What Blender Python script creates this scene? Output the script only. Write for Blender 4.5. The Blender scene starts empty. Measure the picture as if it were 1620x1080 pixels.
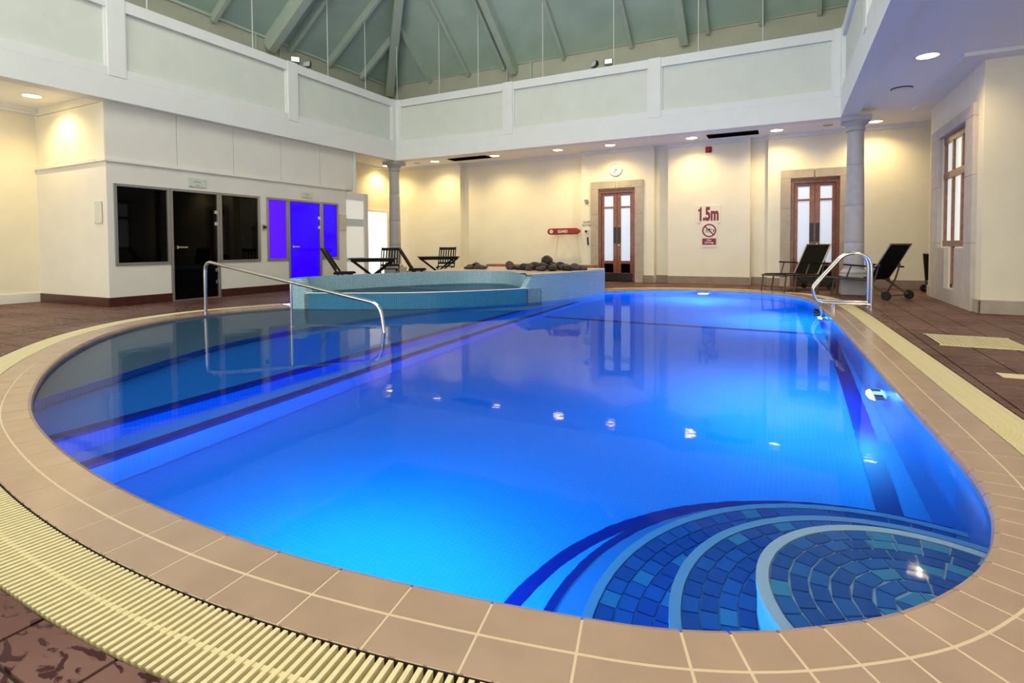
import bpy, bmesh, math, random
from mathutils import Vector, Matrix
random.seed(7)
S = bpy.context.scene
COL = S.collection

# ------------------------------------------------------------------ camera
FPX, YAW, PITCH, ROLL, CYP = 849.4412, .47253, .03074, -.00598, 415.28581
_fw = Vector((-math.sin(YAW), math.cos(YAW), 0)); _rt = Vector((math.cos(YAW), math.sin(YAW), 0)); _up = Vector((0, 0, 1))
FW = _fw * math.cos(PITCH) - _up * math.sin(PITCH)
UP2 = _up * math.cos(PITCH) + _fw * math.sin(PITCH)
RT = _rt * math.cos(ROLL) + UP2 * math.sin(ROLL)
UPV = UP2 * math.cos(ROLL) - _rt * math.sin(ROLL)
CAM = Vector((0, 0, 1.0))
cd = bpy.data.cameras.new('camera'); cam = bpy.data.objects.new('camera', cd); COL.objects.link(cam)
cd.sensor_width = 36; cd.lens = FPX / 1620 * 36; cd.shift_y = -(540 - CYP) / 1620; cd.clip_start = .02; cd.clip_end = 200
cam.matrix_world = Matrix(((RT.x, UPV.x, -FW.x, 0), (RT.y, UPV.y, -FW.y, 0), (RT.z, UPV.z, -FW.z, 1.0), (0, 0, 0, 1)))
S.camera = cam

def pix(X, Y, Z):
    v = Vector((X, Y, Z)) - CAM; w = v.dot(FW)
    if w < .05: return (-9999, -9999, w)
    return (810 + FPX * v.dot(RT) / w, CYP - FPX * v.dot(UPV) / w, w)

# ------------------------------------------------------------------ world, exposure
w = bpy.data.worlds.new('world'); S.world = w; w.use_nodes = True
w.node_tree.nodes['Background'].inputs[0].default_value = (1.0, .97, .84, 1)
w.node_tree.nodes['Background'].inputs[1].default_value = 2.5
S.view_settings.view_transform = 'Standard'; S.view_settings.look = 'None'
S.view_settings.gamma = 1; S.view_settings.use_curve_mapping = False
S.view_settings.exposure = 0.0
try:
    S.cycles.max_bounces = 9; S.cycles.transmission_bounces = 6; S.cycles.glossy_bounces = 4; S.cycles.diffuse_bounces = 4
    S.cycles.sample_clamp_indirect = 4.0; S.cycles.blur_glossy = .5
except Exception: pass

DOWN_E, DOWN_W, DOWN_C = 22.0, 116.0, (1, .745, .34)
POOL_E, POOL_C = 1250.0, (.40, .95, 1.0)

# ------------------------------------------------------------------ materials
def nd(nt, t, **k):
    n = nt.nodes.new(t)
    for a, v in k.items(): setattr(n, a, v)
    return n
MC = {}
def mat(name, col, rough=.5, metal=0, var=0, vscale=8, bump=0, bscale=40, spec=.5, emit=None, estr=0, coat=0, alpha=None):
    if name in MC: return MC[name]
    m = bpy.data.materials.new(name); m.use_nodes = True; nt = m.node_tree; b = nt.nodes['Principled BSDF']
    b.inputs['Base Color'].default_value = (*col, 1); b.inputs['Roughness'].default_value = rough; b.inputs['Metallic'].default_value = metal
    b.inputs['Specular IOR Level'].default_value = spec; b.inputs['Coat Weight'].default_value = coat
    tc = nd(nt, 'ShaderNodeTexCoord')
    if var:
        n = nd(nt, 'ShaderNodeTexNoise'); n.inputs['Scale'].default_value = vscale; n.inputs['Detail'].default_value = 5
        nt.links.new(tc.outputs['Object'], n.inputs['Vector'])
        r = nd(nt, 'ShaderNodeValToRGB'); r.color_ramp.elements[0].position = .3; r.color_ramp.elements[1].position = .7
        r.color_ramp.elements[0].color = (*[c * (1 - var) for c in col], 1); r.color_ramp.elements[1].color = (*[min(1, c * (1 + var)) for c in col], 1)
        nt.links.new(n.outputs['Fac'], r.inputs['Fac']); nt.links.new(r.outputs['Color'], b.inputs['Base Color'])
    if bump:
        n = nd(nt, 'ShaderNodeTexNoise'); n.inputs['Scale'].default_value = bscale; n.inputs['Detail'].default_value = 4
        nt.links.new(tc.outputs['Object'], n.inputs['Vector'])
        bp = nd(nt, 'ShaderNodeBump'); bp.inputs['Strength'].default_value = bump; bp.inputs['Distance'].default_value = .01
        nt.links.new(n.outputs['Fac'], bp.inputs['Height']); nt.links.new(bp.outputs['Normal'], b.inputs['Normal'])
    if emit:
        b.inputs['Emission Color'].default_value = (*emit, 1); b.inputs['Emission Strength'].default_value = estr
    MC[name] = m; return m

def mosaic(name, c1, c2, grout, size, rough=.25, mort=.12):
    m = bpy.data.materials.new(name); m.use_nodes = True; nt = m.node_tree; b = nt.nodes['Principled BSDF']
    uv = nd(nt, 'ShaderNodeUVMap')
    br = nd(nt, 'ShaderNodeTexBrick'); br.offset = 0; br.squash = 1
    br.inputs['Color1'].default_value = (*c1, 1); br.inputs['Color2'].default_value = (*c2, 1); br.inputs['Mortar'].default_value = (*grout, 1)
    br.inputs['Scale'].default_value = 1; br.inputs['Mortar Size'].default_value = size * mort; br.inputs['Brick Width'].default_value = size; br.inputs['Row Height'].default_value = size
    br.inputs['Bias'].default_value = -.1
    nt.links.new(uv.outputs['UV'], br.inputs['Vector']); nt.links.new(br.outputs['Color'], b.inputs['Base Color'])
    bp = nd(nt, 'ShaderNodeBump'); bp.invert = True; bp.inputs['Strength'].default_value = .35; bp.inputs['Distance'].default_value = .003
    nt.links.new(br.outputs['Fac'], bp.inputs['Height']); nt.links.new(bp.outputs['Normal'], b.inputs['Normal'])
    b.inputs['Roughness'].default_value = rough
    MC[name] = m; return m

WALL = mat('wall_cream', (.80, .76, .62), .7, var=.03, vscale=2, bump=.05, bscale=90)
WALLS = mat('wall_sauna_white', (.74, .72, .67), .6, var=.03, vscale=2, bump=.05, bscale=90)
WHITE = mat('white_paint', (.78, .80, .79), .5, var=.02, vscale=3)
PANEL = mat('panel_paint', (.68, .72, .66), .55, var=.03, vscale=3)
CEIL = mat('ceiling_white', (.88, .89, .88), .7)
ROOFM = mat('roof_boards', (.42, .54, .46), .7, var=.08, vscale=1.5)
RAFT = mat('rafter_paint', (.46, .54, .46), .6, var=.05, vscale=3)
CLERE = mat('clerestory_plaster', (.45, .46, .38), .8, var=.05, vscale=2)
STONE = mat('sandstone', (.42, .36, .30), .75, var=.10, vscale=6, bump=.15, bscale=60)
STONEL = mat('limestone', (.50, .46, .44), .7, var=.08, vscale=5, bump=.12, bscale=60)
COLM = mat('column_stone', (.42, .41, .43), .65, var=.08, vscale=7, bump=.12, bscale=60)
WOOD = mat('mahogany', (.20, .055, .030), .35, var=.35, vscale=14, coat=.3)
BLACKW = mat('black_stained_wood', (.004, .0035, .0035), .6, var=.3, vscale=20, spec=.2)
SKIRT = mat('red_brown_skirting', (.060, .015, .011), .3, var=.2, vscale=9)
SKIRTS = mat('stone_skirting', (.27, .20, .16), .6, var=.12, vscale=7)
CHROME = mat('polished_steel', (.72, .73, .75), .12, 1)
ALU = mat('aluminium_frame', (.38, .36, .33), .38, .8)
DGLASS = mat('dark_glass', (.001, .001, .001), .03, spec=.12)
BLUEP = mat('blue_lit_glass', (.01, .0, .05), .1, emit=(.030, .0, 1.0), estr=.95, spec=.15)
FROST = mat('frosted_pane', (.55, .62, .72), .25, emit=(.62, .74, 1.0), estr=.42)
FROSTW = mat('frosted_screen_glass', (.85, .87, .88), .2, emit=(1, .95, .88), estr=.25)
LITDOOR = mat('lit_white_glass', (.9, .9, .9), .3, emit=(1, .96, .88), estr=1.3)
COPE = mat('coping_tile_glaze', (.37, .26, .195), .22, var=.08, vscale=5)
GROUT = mat('cream_grout', (.62, .50, .36), .8)
GRATE = mat('cream_plastic', (.70, .62, .38), .5, var=.06, vscale=30, bump=.1, bscale=300)
CHAN = mat('channel_dark', (.012, .010, .008), .9)
RED = mat('red_plastic', (.27, .006, .010), .35)
REDP = mat('dark_red_print', (.21, .006, .016), .5)
BLK = mat('black_plastic', (.01, .01, .01), .4)
WPL = mat('white_plastic', (.78, .78, .76), .4)
GREYPL = mat('brushed_plaque', (.55, .52, .48), .3, .3)
CLEARP = mat('acrylic_plaque', (.60, .64, .58), .2)
INK = mat('grey_ink', (.28, .29, .25), .6)
SLING = mat('black_mesh_sling', (.005, .005, .005), .9, var=.3, vscale=60, spec=.1)
TUBE = mat('bronze_tube', (.10, .085, .07), .35, .7)
RUBBER = mat('black_rubber', (.008, .008, .008), .8)
ROCKD = mat('dark_basalt', (.009, .007, .009), .55, var=.4, vscale=12, bump=.3, bscale=30)
ROCKP = mat('purple_slate', (.075, .045, .052), .65, var=.35, vscale=12, bump=.3, bscale=30)
TERRA = mat('terracotta_tile', (.30, .13, .09), .5, var=.15, vscale=6)
LENS = mat('downlight_lens', (1, 1, 1), .4, emit=DOWN_C, estr=DOWN_E)
LENSO = mat('unlit_lens', (.66, .68, .66), .4)
PLENS = mat('pool_lamp_lens', (1, 1, 1), .4, emit=POOL_C, estr=POOL_E)
CABLE = mat('white_cable', (.75, .78, .74), .5)
POOLF = mosaic('pool_floor_mosaic', (.15, .50, .82), (.14, .49, .81), (.18, .53, .83), .03)
POOLW = mosaic('pool_wall_mosaic', (.11, .44, .79), (.09, .41, .76), (.17, .50, .83), .03)
ENTRYDIM = mosaic('dim_entry_step_mosaic', (.035, .22, .66), (.03, .20, .62), (.06, .27, .68), .03)  # pool mosaic darkened: the lack of lamp light is put into its colour
SHELFDIM = mosaic('dim_shelf_mosaic', (.075, .13, .22), (.06, .115, .20), (.11, .17, .25), .03)  # missing lamp light and the dark doors' reflection put into the colour
SPAM = mosaic('spa_mosaic', (.08, .30, .46), (.17, .42, .56), (.50, .64, .70), .032, mort=.13)
SPAWET = mosaic('wet_spa_mosaic', (.012, .13, .30), (.02, .17, .34), (.05, .26, .42), .032, rough=.08, mort=.10)
STEPB = mat('step_grout', (.50, .66, .80), .5)
NOSE = mat('step_nosing', (.62, .72, .80), .4)
STEPDIM = mat('water_dimmed_step_grout', (.16, .36, .66), .5)  # step grout darkened, light lost in deeper water put into the colour
NOSEDIM = mat('water_dimmed_step_nosing', (.36, .56, .76), .4)  # nosing copy with the deeper water's dimming put into its colour
DARKB = mat('dark_blue_tile', (.010, .025, .26), .3)
STILE = [mat('step_tile_a', (.030, .12, .42), .25), mat('step_tile_b', (.04, .17, .50), .25), mat('step_tile_c', (.08, .33, .56), .25)]

def floor_mat():
    m = bpy.data.materials.new('wet_brown_tile'); m.use_nodes = True; nt = m.node_tree; b = nt.nodes['Principled BSDF']
    g = nd(nt, 'ShaderNodeNewGeometry')
    mp = nd(nt, 'ShaderNodeMapping'); mp.inputs['Scale'].default_value = (9, 17, 1); mp.inputs['Rotation'].default_value = (0, 0, .9)
    nt.links.new(g.outputs['Position'], mp.inputs['Vector'])
    n1 = nd(nt, 'ShaderNodeTexNoise'); n1.inputs['Scale'].default_value = 1.5; n1.inputs['Detail'].default_value = 4; n1.inputs['Distortion'].default_value = .8
    nt.links.new(mp.outputs['Vector'], n1.inputs['Vector'])
    n2 = nd(nt, 'ShaderNodeTexNoise'); n2.inputs['Scale'].default_value = 1.1; n2.inputs['Detail'].default_value = 3
    nt.links.new(g.outputs['Position'], n2.inputs['Vector'])
    rp = nd(nt, 'ShaderNodeValToRGB'); rp.color_ramp.elements[0].position = .56; rp.color_ramp.elements[1].position = .60
    nt.links.new(n1.outputs['Fac'], rp.inputs['Fac'])
    r2 = nd(nt, 'ShaderNodeValToRGB'); r2.color_ramp.elements[0].position = .3; r2.color_ramp.elements[1].position = .7
    r2.color_ramp.elements[0].color = (.075, .026, .022, 1); r2.color_ramp.elements[1].color = (.195, .105, .094, 1)
    nt.links.new(n2.outputs['Fac'], r2.inputs['Fac'])
    mx = nd(nt, 'ShaderNodeMix', data_type='RGBA'); nt.links.new(rp.outputs['Color'], mx.inputs['Factor'])
    nt.links.new(r2.outputs['Color'], mx.inputs['A']); mx.inputs['B'].default_value = (.045, .012, .013, 1)
    nt.links.new(mx.outputs['Result'], b.inputs['Base Color'])
    mr = nd(nt, 'ShaderNodeMapRange'); mr.inputs['To Min'].default_value = .55; mr.inputs['To Max'].default_value = .22
    nt.links.new(rp.outputs['Color'], mr.inputs['Value']); nt.links.new(mr.outputs['Result'], b.inputs['Roughness'])
    b.inputs['Specular IOR Level'].default_value = .22
    bp = nd(nt, 'ShaderNodeBump'); bp.inputs['Strength'].default_value = .12; bp.inputs['Distance'].default_value = .004
    nt.links.new(n2.outputs['Fac'], bp.inputs['Height']); nt.links.new(bp.outputs['Normal'], b.inputs['Normal'])
    return m
FLOORT = floor_mat()
JOINT = mat('dark_floor_joint', (.035, .022, .018), .7)

def water_mat(name, absorb, dens, scale, strength):
    m = bpy.data.materials.new(name); m.use_nodes = True; nt = m.node_tree
    nt.nodes.remove(nt.nodes['Principled BSDF']); out = nt.nodes['Material Output']
    rf = nd(nt, 'ShaderNodeBsdfRefraction'); rf.inputs['IOR'].default_value = 1.333; rf.inputs['Roughness'].default_value = 0
    gs = nd(nt, 'ShaderNodeBsdfGlossy'); gs.inputs['Roughness'].default_value = .03; gs.inputs['Color'].default_value = (1, 1, 1, 1)
    fr = nd(nt, 'ShaderNodeFresnel'); fr.inputs['IOR'].default_value = 1.25
    g = nd(nt, 'ShaderNodeNewGeometry'); n = nd(nt, 'ShaderNodeTexNoise'); n.inputs['Scale'].default_value = scale; n.inputs['Detail'].default_value = 3
    nt.links.new(g.outputs['Position'], n.inputs['Vector'])
    bp = nd(nt, 'ShaderNodeBump'); bp.inputs['Strength'].default_value = strength; bp.inputs['Distance'].default_value = .01
    nt.links.new(n.outputs['Fac'], bp.inputs['Height'])
    for q in (rf, gs, fr): nt.links.new(bp.outputs['Normal'], q.inputs['Normal'])
    mx = nd(nt, 'ShaderNodeMixShader'); ml = nd(nt, 'ShaderNodeMath', operation='MULTIPLY'); ml.inputs[1].default_value = .42; nt.links.new(fr.outputs['Fac'], ml.inputs[0]); nt.links.new(ml.outputs[0], mx.inputs['Fac'])
    nt.links.new(rf.outputs['BSDF'], mx.inputs[1]); nt.links.new(gs.outputs['BSDF'], mx.inputs[2])
    nt.links.new(mx.outputs['Shader'], out.inputs['Surface'])
    va = nd(nt, 'ShaderNodeVolumeAbsorption'); va.inputs['Color'].default_value = (*absorb, 1); va.inputs['Density'].default_value = dens
    nt.links.new(va.outputs['Volume'], out.inputs['Volume'])
    return m
WATER = water_mat('pool_water_clear', (.0, .60, .885), 1.15, 3.0, .16)
SPAW = water_mat('spa_water_clear', (.2, .78, .93), 1.0, 4.0, .12)

# ------------------------------------------------------------------ mesh helpers
class MB:
    def __init__(s): s.v = []; s.f = []; s.uv = {}
    def add(s, vs, fs):
        o = len(s.v); s.v += [tuple(p) for p in vs]; s.f += [tuple(i + o for i in f) for f in fs]; return s
    def box(s, x0, x1, y0, y1, z0, z1):
        return s.add([(x0,y0,z0),(x1,y0,z0),(x1,y1,z0),(x0,y1,z0),(x0,y0,z1),(x1,y0,z1),(x1,y1,z1),(x0,y1,z1)],
                     [(0,3,2,1),(4,5,6,7),(0,1,5,4),(1,2,6,5),(2,3,7,6),(3,0,4,7)])
    def obox(s, M, sx, sy, sz):          # box of full size centred on M
        a, b, c = sx/2, sy/2, sz/2
        P = [(-a,-b,-c),(a,-b,-c),(a,b,-c),(-a,b,-c),(-a,-b,c),(a,-b,c),(a,b,c),(-a,b,c)]
        return s.add([M @ Vector(p) for p in P], [(0,3,2,1),(4,5,6,7),(0,1,5,4),(1,2,6,5),(2,3,7,6),(3,0,4,7)])
    def bar(s, a, b, wd, th, side=None): # rectangular bar from a to b
        a = Vector(a); b = Vector(b); d = (b - a); L = d.length; d.normalize()
        sd = Vector(side) if side else (d.cross(Vector((0,0,1))) if abs(d.z) < .98 else Vector((1,0,0)))
        sd = (sd - d * sd.dot(d)).normalized(); up = sd.cross(d)
        M = Matrix(((sd.x,d.x,up.x,0),(sd.y,d.y,up.y,0),(sd.z,d.z,up.z,0),(0,0,0,1))); M.translation = (a + b) / 2
        return s.obox(M, wd, L, th)
    def prism(s, poly, z0, z1, cap0=True):
        n = len(poly); vs = [(p[0],p[1],z0) for p in poly] + [(p[0],p[1],z1) for p in poly]
        fs = [(i,(i+1)%n,n+(i+1)%n,n+i) for i in range(n)] + [tuple(range(n,2*n))]
        if cap0: fs.append(tuple(range(n-1,-1,-1)))
        return s.add(vs, fs)
    def tube(s, pts, r, n=10, cap=True):
        pts = [Vector(p) for p in pts]; vs = []; fs = []; N = None
        for i, p in enumerate(pts):
            d = (pts[min(i+1,len(pts)-1)] - pts[max(i-1,0)]).normalized()
            if N is None:
                N = d.orthogonal().normalized()
            N = (N - d * N.dot(d)).normalized(); B = d.cross(N)
            rr = r[i] if isinstance(r, (list, tuple)) else r
            for k in range(n):
                a = 2*math.pi*k/n; vs.append(p + N*math.cos(a)*rr + B*math.sin(a)*rr)
        for i in range(len(pts)-1):
            for k in range(n): fs.append((i*n+k, i*n+(k+1)%n, (i+1)*n+(k+1)%n, (i+1)*n+k))
        if cap: fs.append(tuple(range(n-1,-1,-1))); fs.append(tuple(range((len(pts)-1)*n, len(pts)*n)))
        return s.add(vs, fs)
    def lathe(s, prof, cx=0, cy=0, cz=0, n=32, axis='z'):
        vs = []; fs = []; m = len(prof)
        for (r, z) in prof:
            for k in range(n):
                a = 2*math.pi*k/n; c, q = r*math.cos(a), r*math.sin(a)
                vs.append((cx+c, cy+q, cz+z) if axis == 'z' else ((cx+c, cy+z, cz+q) if axis == 'y' else (cx+z, cy+c, cz+q)))
        for i in range(m-1):
            for k in range(n): fs.append((i*n+k, i*n+(k+1)%n, (i+1)*n+(k+1)%n, (i+1)*n+k))
        return s.add(vs, fs)
    def mesh(s, name, m, smooth=False):
        me = bpy.data.meshes.new(name); me.from_pydata(s.v, [], s.f)
        bm = bmesh.new(); bm.from_mesh(me); bmesh.ops.recalc_face_normals(bm, faces=bm.faces); bm.to_mesh(me); bm.free()
        if m: me.materials.append(m)
        if smooth:
            me.polygons.foreach_set('use_smooth', [True]*len(me.polygons))
            try: me.set_sharp_from_angle(angle=math.radians(38))
            except Exception: pass
        return me
    def build(s, name, m, parent=None, smooth=False, bevel=0, loc=None):
        o = bpy.data.objects.new(name, s.mesh(name, m, smooth)); COL.objects.link(o)
        if parent: o.parent = parent
        if loc: o.location = loc
        if bevel:
            bv = o.modifiers.new('bevel', 'BEVEL'); bv.width = bevel; bv.segments = 2; bv.limit_method = 'ANGLE'
        return o

def tag(o, label=None, cat=None, group=None, kind=None):
    if label: o['label'] = label
    if cat: o['category'] = cat
    if group: o['group'] = group
    if kind: o['kind'] = kind
    return o
def empty(name, loc=(0,0,0), rz=0):
    o = bpy.data.objects.new(name, None); COL.objects.link(o); o.location = loc; o.rotation_euler = (0,0,rz); o.empty_display_size = .1; return o
def struct(o, label=None): 
    o['kind'] = 'structure'
    if label: o['label'] = label
    return o
def link(name, me, parent=None, loc=(0,0,0), rz=0):
    o = bpy.data.objects.new(name, me); COL.objects.link(o); o.parent = parent; o.location = loc; o.rotation_euler = (0,0,rz); return o
def copy_tree(o, parent=None):
    c = o.copy(); COL.objects.link(c); c.parent = parent
    for ch in list(o.children): copy_tree(ch, c)
    return c
def boxuv(o):                      # metric box-projected UV map
    me = o.data; uv = me.uv_layers.new(name='UVMap')
    for p in me.polygons:
        n = p.normal
        for li in p.loop_indices:
            v = me.vertices[me.loops[li].vertex_index].co
            if abs(n.z) > .6: uv.data[li].uv = (v.x, v.y)
            elif abs(n.x) > abs(n.y): uv.data[li].uv = (v.y, v.z)
            else: uv.data[li].uv = (v.x, v.z)
    return o
def ribbon(name, pts, zs0, zs1, m, parent=None, smooth=True):   # vertical wall along pts with arclength uv
    n = len(pts); L = [0]
    for i in range(1, n): L.append(L[-1] + math.dist(pts[i-1][:2], pts[i][:2]))
    z0 = zs0 if isinstance(zs0, list) else [zs0]*n; z1 = zs1 if isinstance(zs1, list) else [zs1]*n
    vs = [(pts[i][0], pts[i][1], z0[i]) for i in range(n)] + [(pts[i][0], pts[i][1], z1[i]) for i in range(n)]
    fs = [(i, i+1, n+i+1, n+i) for i in range(n-1)]
    me = bpy.data.meshes.new(name); me.from_pydata(vs, [], fs); me.materials.append(m)
    uv = me.uv_layers.new(name='UVMap')
    for p in me.polygons:
        for li in p.loop_indices:
            vi = me.loops[li].vertex_index; uv.data[li].uv = (L[vi % n], vs[vi][2])
    if smooth: me.polygons.foreach_set('use_smooth', [True]*len(me.polygons))
    return link(name, me, parent)
def text_mesh(txt, m, hgt, width=None, depth=.002, name='lettering', bold=0):
    c = bpy.data.curves.new(name, 'FONT'); c.body = txt; c.extrude = depth; c.align_x = 'CENTER'; c.align_y = 'CENTER'; c.offset = bold; c.size = 1
    c.space_line = .8; c.resolution_u = 4
    o = bpy.data.objects.new(name, c); COL.objects.link(o)
    dg = bpy.context.evaluated_depsgraph_get(); dg.update(); me = bpy.data.meshes.new_from_object(o.evaluated_get(dg))
    bpy.data.objects.remove(o)
    xs = [v.co.x for v in me.vertices]; ys = [v.co.y for v in me.vertices]
    cx, cy = (min(xs)+max(xs))/2, (min(ys)+max(ys))/2; sy = hgt/(max(ys)-min(ys)); sx = width/(max(xs)-min(xs)) if width else sy
    for v in me.vertices: v.co = ((v.co.x-cx)*sx, (v.co.y-cy)*sy, v.co.z)
    me.materials.clear(); me.materials.append(m); return me
def text_on_far(txt, m, x, y, z, hgt, width, parent, name='lettering', bold=0, depth=.002):   # facing -Y
    o = link(name, text_mesh(txt, m, hgt, width, depth, name, bold), parent, (x, y, z)); o.rotation_euler = (math.pi/2, 0, 0); return o

def catmull(P, step=.02, closed=False):
    P = [Vector((p[0], p[1], 0)) for p in P]; out = []
    n = len(P)
    for i in range(n - 1):
        p0 = P[i-1] if i > 0 else P[0]*2 - P[1]; p1 = P[i]; p2 = P[i+1]; p3 = P[i+2] if i+2 < n else P[-1]*2 - P[-2]
        k = max(4, int((p2-p1).length/.02))
        t0 = 0; t1 = (p1-p0).length**.5; t2 = t1 + (p2-p1).length**.5; t3 = t2 + (p3-p2).length**.5
        for j in range(k):
            t = t1 + (t2-t1)*j/k
            A1 = p0*((t1-t)/(t1-t0)) + p1*((t-t0)/(t1-t0)); A2 = p1*((t2-t)/(t2-t1)) + p2*((t-t1)/(t2-t1)); A3 = p2*((t3-t)/(t3-t2)) + p3*((t-t2)/(t3-t2))
            B1 = A1*((t2-t)/(t2-t0)) + A2*((t-t0)/(t2-t0)); B2 = A2*((t3-t)/(t3-t1)) + A3*((t-t1)/(t3-t1))
            out.append(B1*((t2-t)/(t2-t1)) + B2*((t-t1)/(t2-t1)))
    out.append(P[-1]); return out
def resample(pts, step):
    out = [pts[0].copy()]; acc = 0
    for a, b in zip(pts, pts[1:]):
        L = (b-a).length; d = step - acc
        while d <= L:
            out.append(a.lerp(b, d/L)); d += step
        acc = L - (d - step)
    return out
class Curve:
    def __init__(s, pts):
        s.p = resample(pts, .01); s.n = len(s.p); s.L = (s.n-1)*.01
        raw = []
        for i in range(s.n):
            d = s.p[min(i+8, s.n-1)] - s.p[max(i-8, 0)]; d.normalize(); raw.append(d)
        s.t = raw; s.nrm = [Vector((d.y, -d.x, 0)) for d in raw]     # right-hand normal
    def at(s, u, off=0):
        f = max(0, min(s.n-1.001, u/.01)); i = int(f); k = f - i
        p = s.p[i].lerp(s.p[i+1], k); nn = s.nrm[i].lerp(s.nrm[i+1], k).normalized()
        return p + nn*off, nn
def inpoly(x, y, poly):
    c = False; j = len(poly)-1
    for i in range(len(poly)):
        xi, yi = poly[i][0], poly[i][1]; xj, yj = poly[j][0], poly[j][1]
        if (yi > y) != (yj > y) and x < (xj-xi)*(y-yi)/(yj-yi)+xi: c = not c
        j = i
    return c

# ------------------------------------------------------------------ plan constants
XL, XS, YS0, YS1, YSU = -12.65, -10.25, 5.0, 10.55, 10.95
XLB = -11.95
XB, YB, XR = -10.12, 12.45, .93
ZB0, ZB1, ZP = 3.5, 3.9, 5.23
ZC = 3.62
YF, YR = 14.4, 14.64
XW, YW0, YW1 = 2.46, 9.8, 12.95
ZW = -.045

EDGE = catmull([(-7.60,6.46),(-7.86,5.8),(-7.96,5.15),(-7.80,4.4),(-7.17,3.48),(-6.27,2.70),(-5.5,2.2),(-4.89,1.88),(-4.39,1.66),(-3.99,1.52),(-3.57,1.41),(-3.0,1.295),(-2.51,1.23),(-2.0,1.195),(-1.5,1.20),(-1.01,1.25),(-.52,1.34),(-.29,1.40),(-.08,1.49),(.10,1.605),(.27,1.74),(.41,1.90),(.53,2.08),(.61,2.25),(.665,2.42),(.71,2.62),(.735,2.9),(.73,3.4),(.70,4.3),(.665,5.6),(.62,7.2),(.56,9.1),(.48,10.4),(.40,11.2),(.22,11.8),(-.12,12.28),(-.65,12.58),(-1.4,12.70),(-2.2,12.60),(-2.9,12.26),(-3.4,11.78),(-3.58,11.52)])
CV = Curve(EDGE)
SPA_FRONT = catmull([(-7.55,6.42),(-7.28,6.5),(-6.49,6.80),(-5.60,7.28),(-5.05,7.75),(-4.5,8.42),(-4.10,9.1),(-3.80,10.0),(-3.64,10.8),(-3.58,11.52)])
BACK = [(-4.6,11.2),(-6.5,10.2),(-7.3,8.4)]       # closing line hidden under the spa
def offset_loop(off): return [CV.at(i*.05, off)[0] for i in range(int(CV.L/.05)+1)] + [CV.at(CV.L, off)[0]]

def filled(name, loops, z, m, parent=None):
    bm = bmesh.new(); ed = []
    for lp in loops:
        vs = [bm.verts.new((p[0], p[1], z)) for p in lp]
        for i in range(len(vs)): ed.append(bm.edges.new((vs[i], vs[(i+1) % len(vs)])))
    bmesh.ops.triangle_fill(bm, use_beauty=True, edges=ed)
    for f in bm.faces:
        if f.normal.z < 0: f.normal_flip()
    me = bpy.data.meshes.new(name); bm.to_mesh(me); bm.free(); me.materials.append(m)
    return link(name, me, parent)

# ================================================================== FLOOR
CW, GW = .27, .50
HOLE = [(p.x, p.y) for p in offset_loop(GW)]
hole_loop = HOLE[::1] + [(-4.3, 11.4)] + BACK
floor = filled('floor', [[(-13.2,-3.0),(6.2,-3.0),(6.2,15.0),(-13.2,15.0)], hole_loop], -.012, JOINT)
struct(floor, 'wet brown tiled pool deck')
TP = .337; tiles = []
def halfclip(poly, q, n):       # keep (p-q).n >= 0
    out = []
    for i in range(len(poly)):
        a, b = poly[i], poly[(i+1) % len(poly)]
        da = (a[0]-q.x)*n.x + (a[1]-q.y)*n.y; db = (b[0]-q.x)*n.x + (b[1]-q.y)*n.y
        if da >= 0: out.append(a)
        if (da >= 0) != (db >= 0):
            t = da/(da-db); out.append((a[0]+(b[0]-a[0])*t, a[1]+(b[1]-a[1])*t))
    return out
coarse = [(CV.at(i*.06, GW+.004)) for i in range(int(CV.L/.06)+1)]
pool_poly = hole_loop
i0, i1 = int((-12.7+1.78)/TP)-1, int((6+1.78)/TP)
for i in range(i0, i1+1):
    for j in range(-6, int(15/TP)+1):
        x0 = -1.78 + i*TP; y0 = .22 + j*TP; cx, cy = x0+TP/2, y0+TP/2
        if cy > 14.7 or cx < -12.7: continue
        if XS-.2 > cx and YS0+.2 < cy < YS1: continue
        ins = [inpoly(x0+a*TP, y0+b*TP, pool_poly) for a in (0,1) for b in (0,1)] + [inpoly(cx, cy, pool_poly)]
        g = .006; poly = [(x0+g,y0+g),(x0+TP-g,y0+g),(x0+TP-g,y0+TP-g),(x0+g,y0+TP-g)]
        if all(ins): continue
        near = min(coarse, key=lambda c: (c[0].x-cx)**2 + (c[0].y-cy)**2)
        if any(ins) or (near[0]-Vector((cx,cy,0))).length < TP*.75:
            poly = halfclip(poly, near[0], near[1])
        if len(poly) < 3: continue
        a = sum(poly[k][0]*poly[(k+1)%len(poly)][1]-poly[(k+1)%len(poly)][0]*poly[k][1] for k in range(len(poly)))/2
        if a < .0015: continue
        P = pix(cx, cy, 0); vis = P[2] > .1 and -60 < P[0] < 1680 and P[1] < 1130
        tiles.append((P[2] if vis else 1e3, poly, cx, cy))
tiles.sort(key=lambda t: t[0])
full_mesh = None; rest = MB()
h = TP/2-.006
full_me = MB().prism([(-h,-h),(h,-h),(h,h),(-h,h)], -.014, 0, False).mesh('floor_tile', FLOORT)
for k, (d, poly, cx, cy) in enumerate(tiles):
    if k < 290 and d < 900:
        if len(poly) == 4 and abs(poly[2][0]-poly[0][0]-2*h) < 1e-4 and abs(poly[2][1]-poly[0][1]-2*h) < 1e-4:
            link('floor_tile', full_me, floor, (cx, cy, 0))
        else:
            MB().prism([(p[0]-cx, p[1]-cy) for p in poly], -.014, 0, False).build('floor_tile', FLOORT, floor, loc=(cx, cy, 0))
    else: rest.prism(poly, -.014, 0, False)
tag(rest.build('distant_floor_tiles', FLOORT, floor), kind='stuff')

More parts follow.
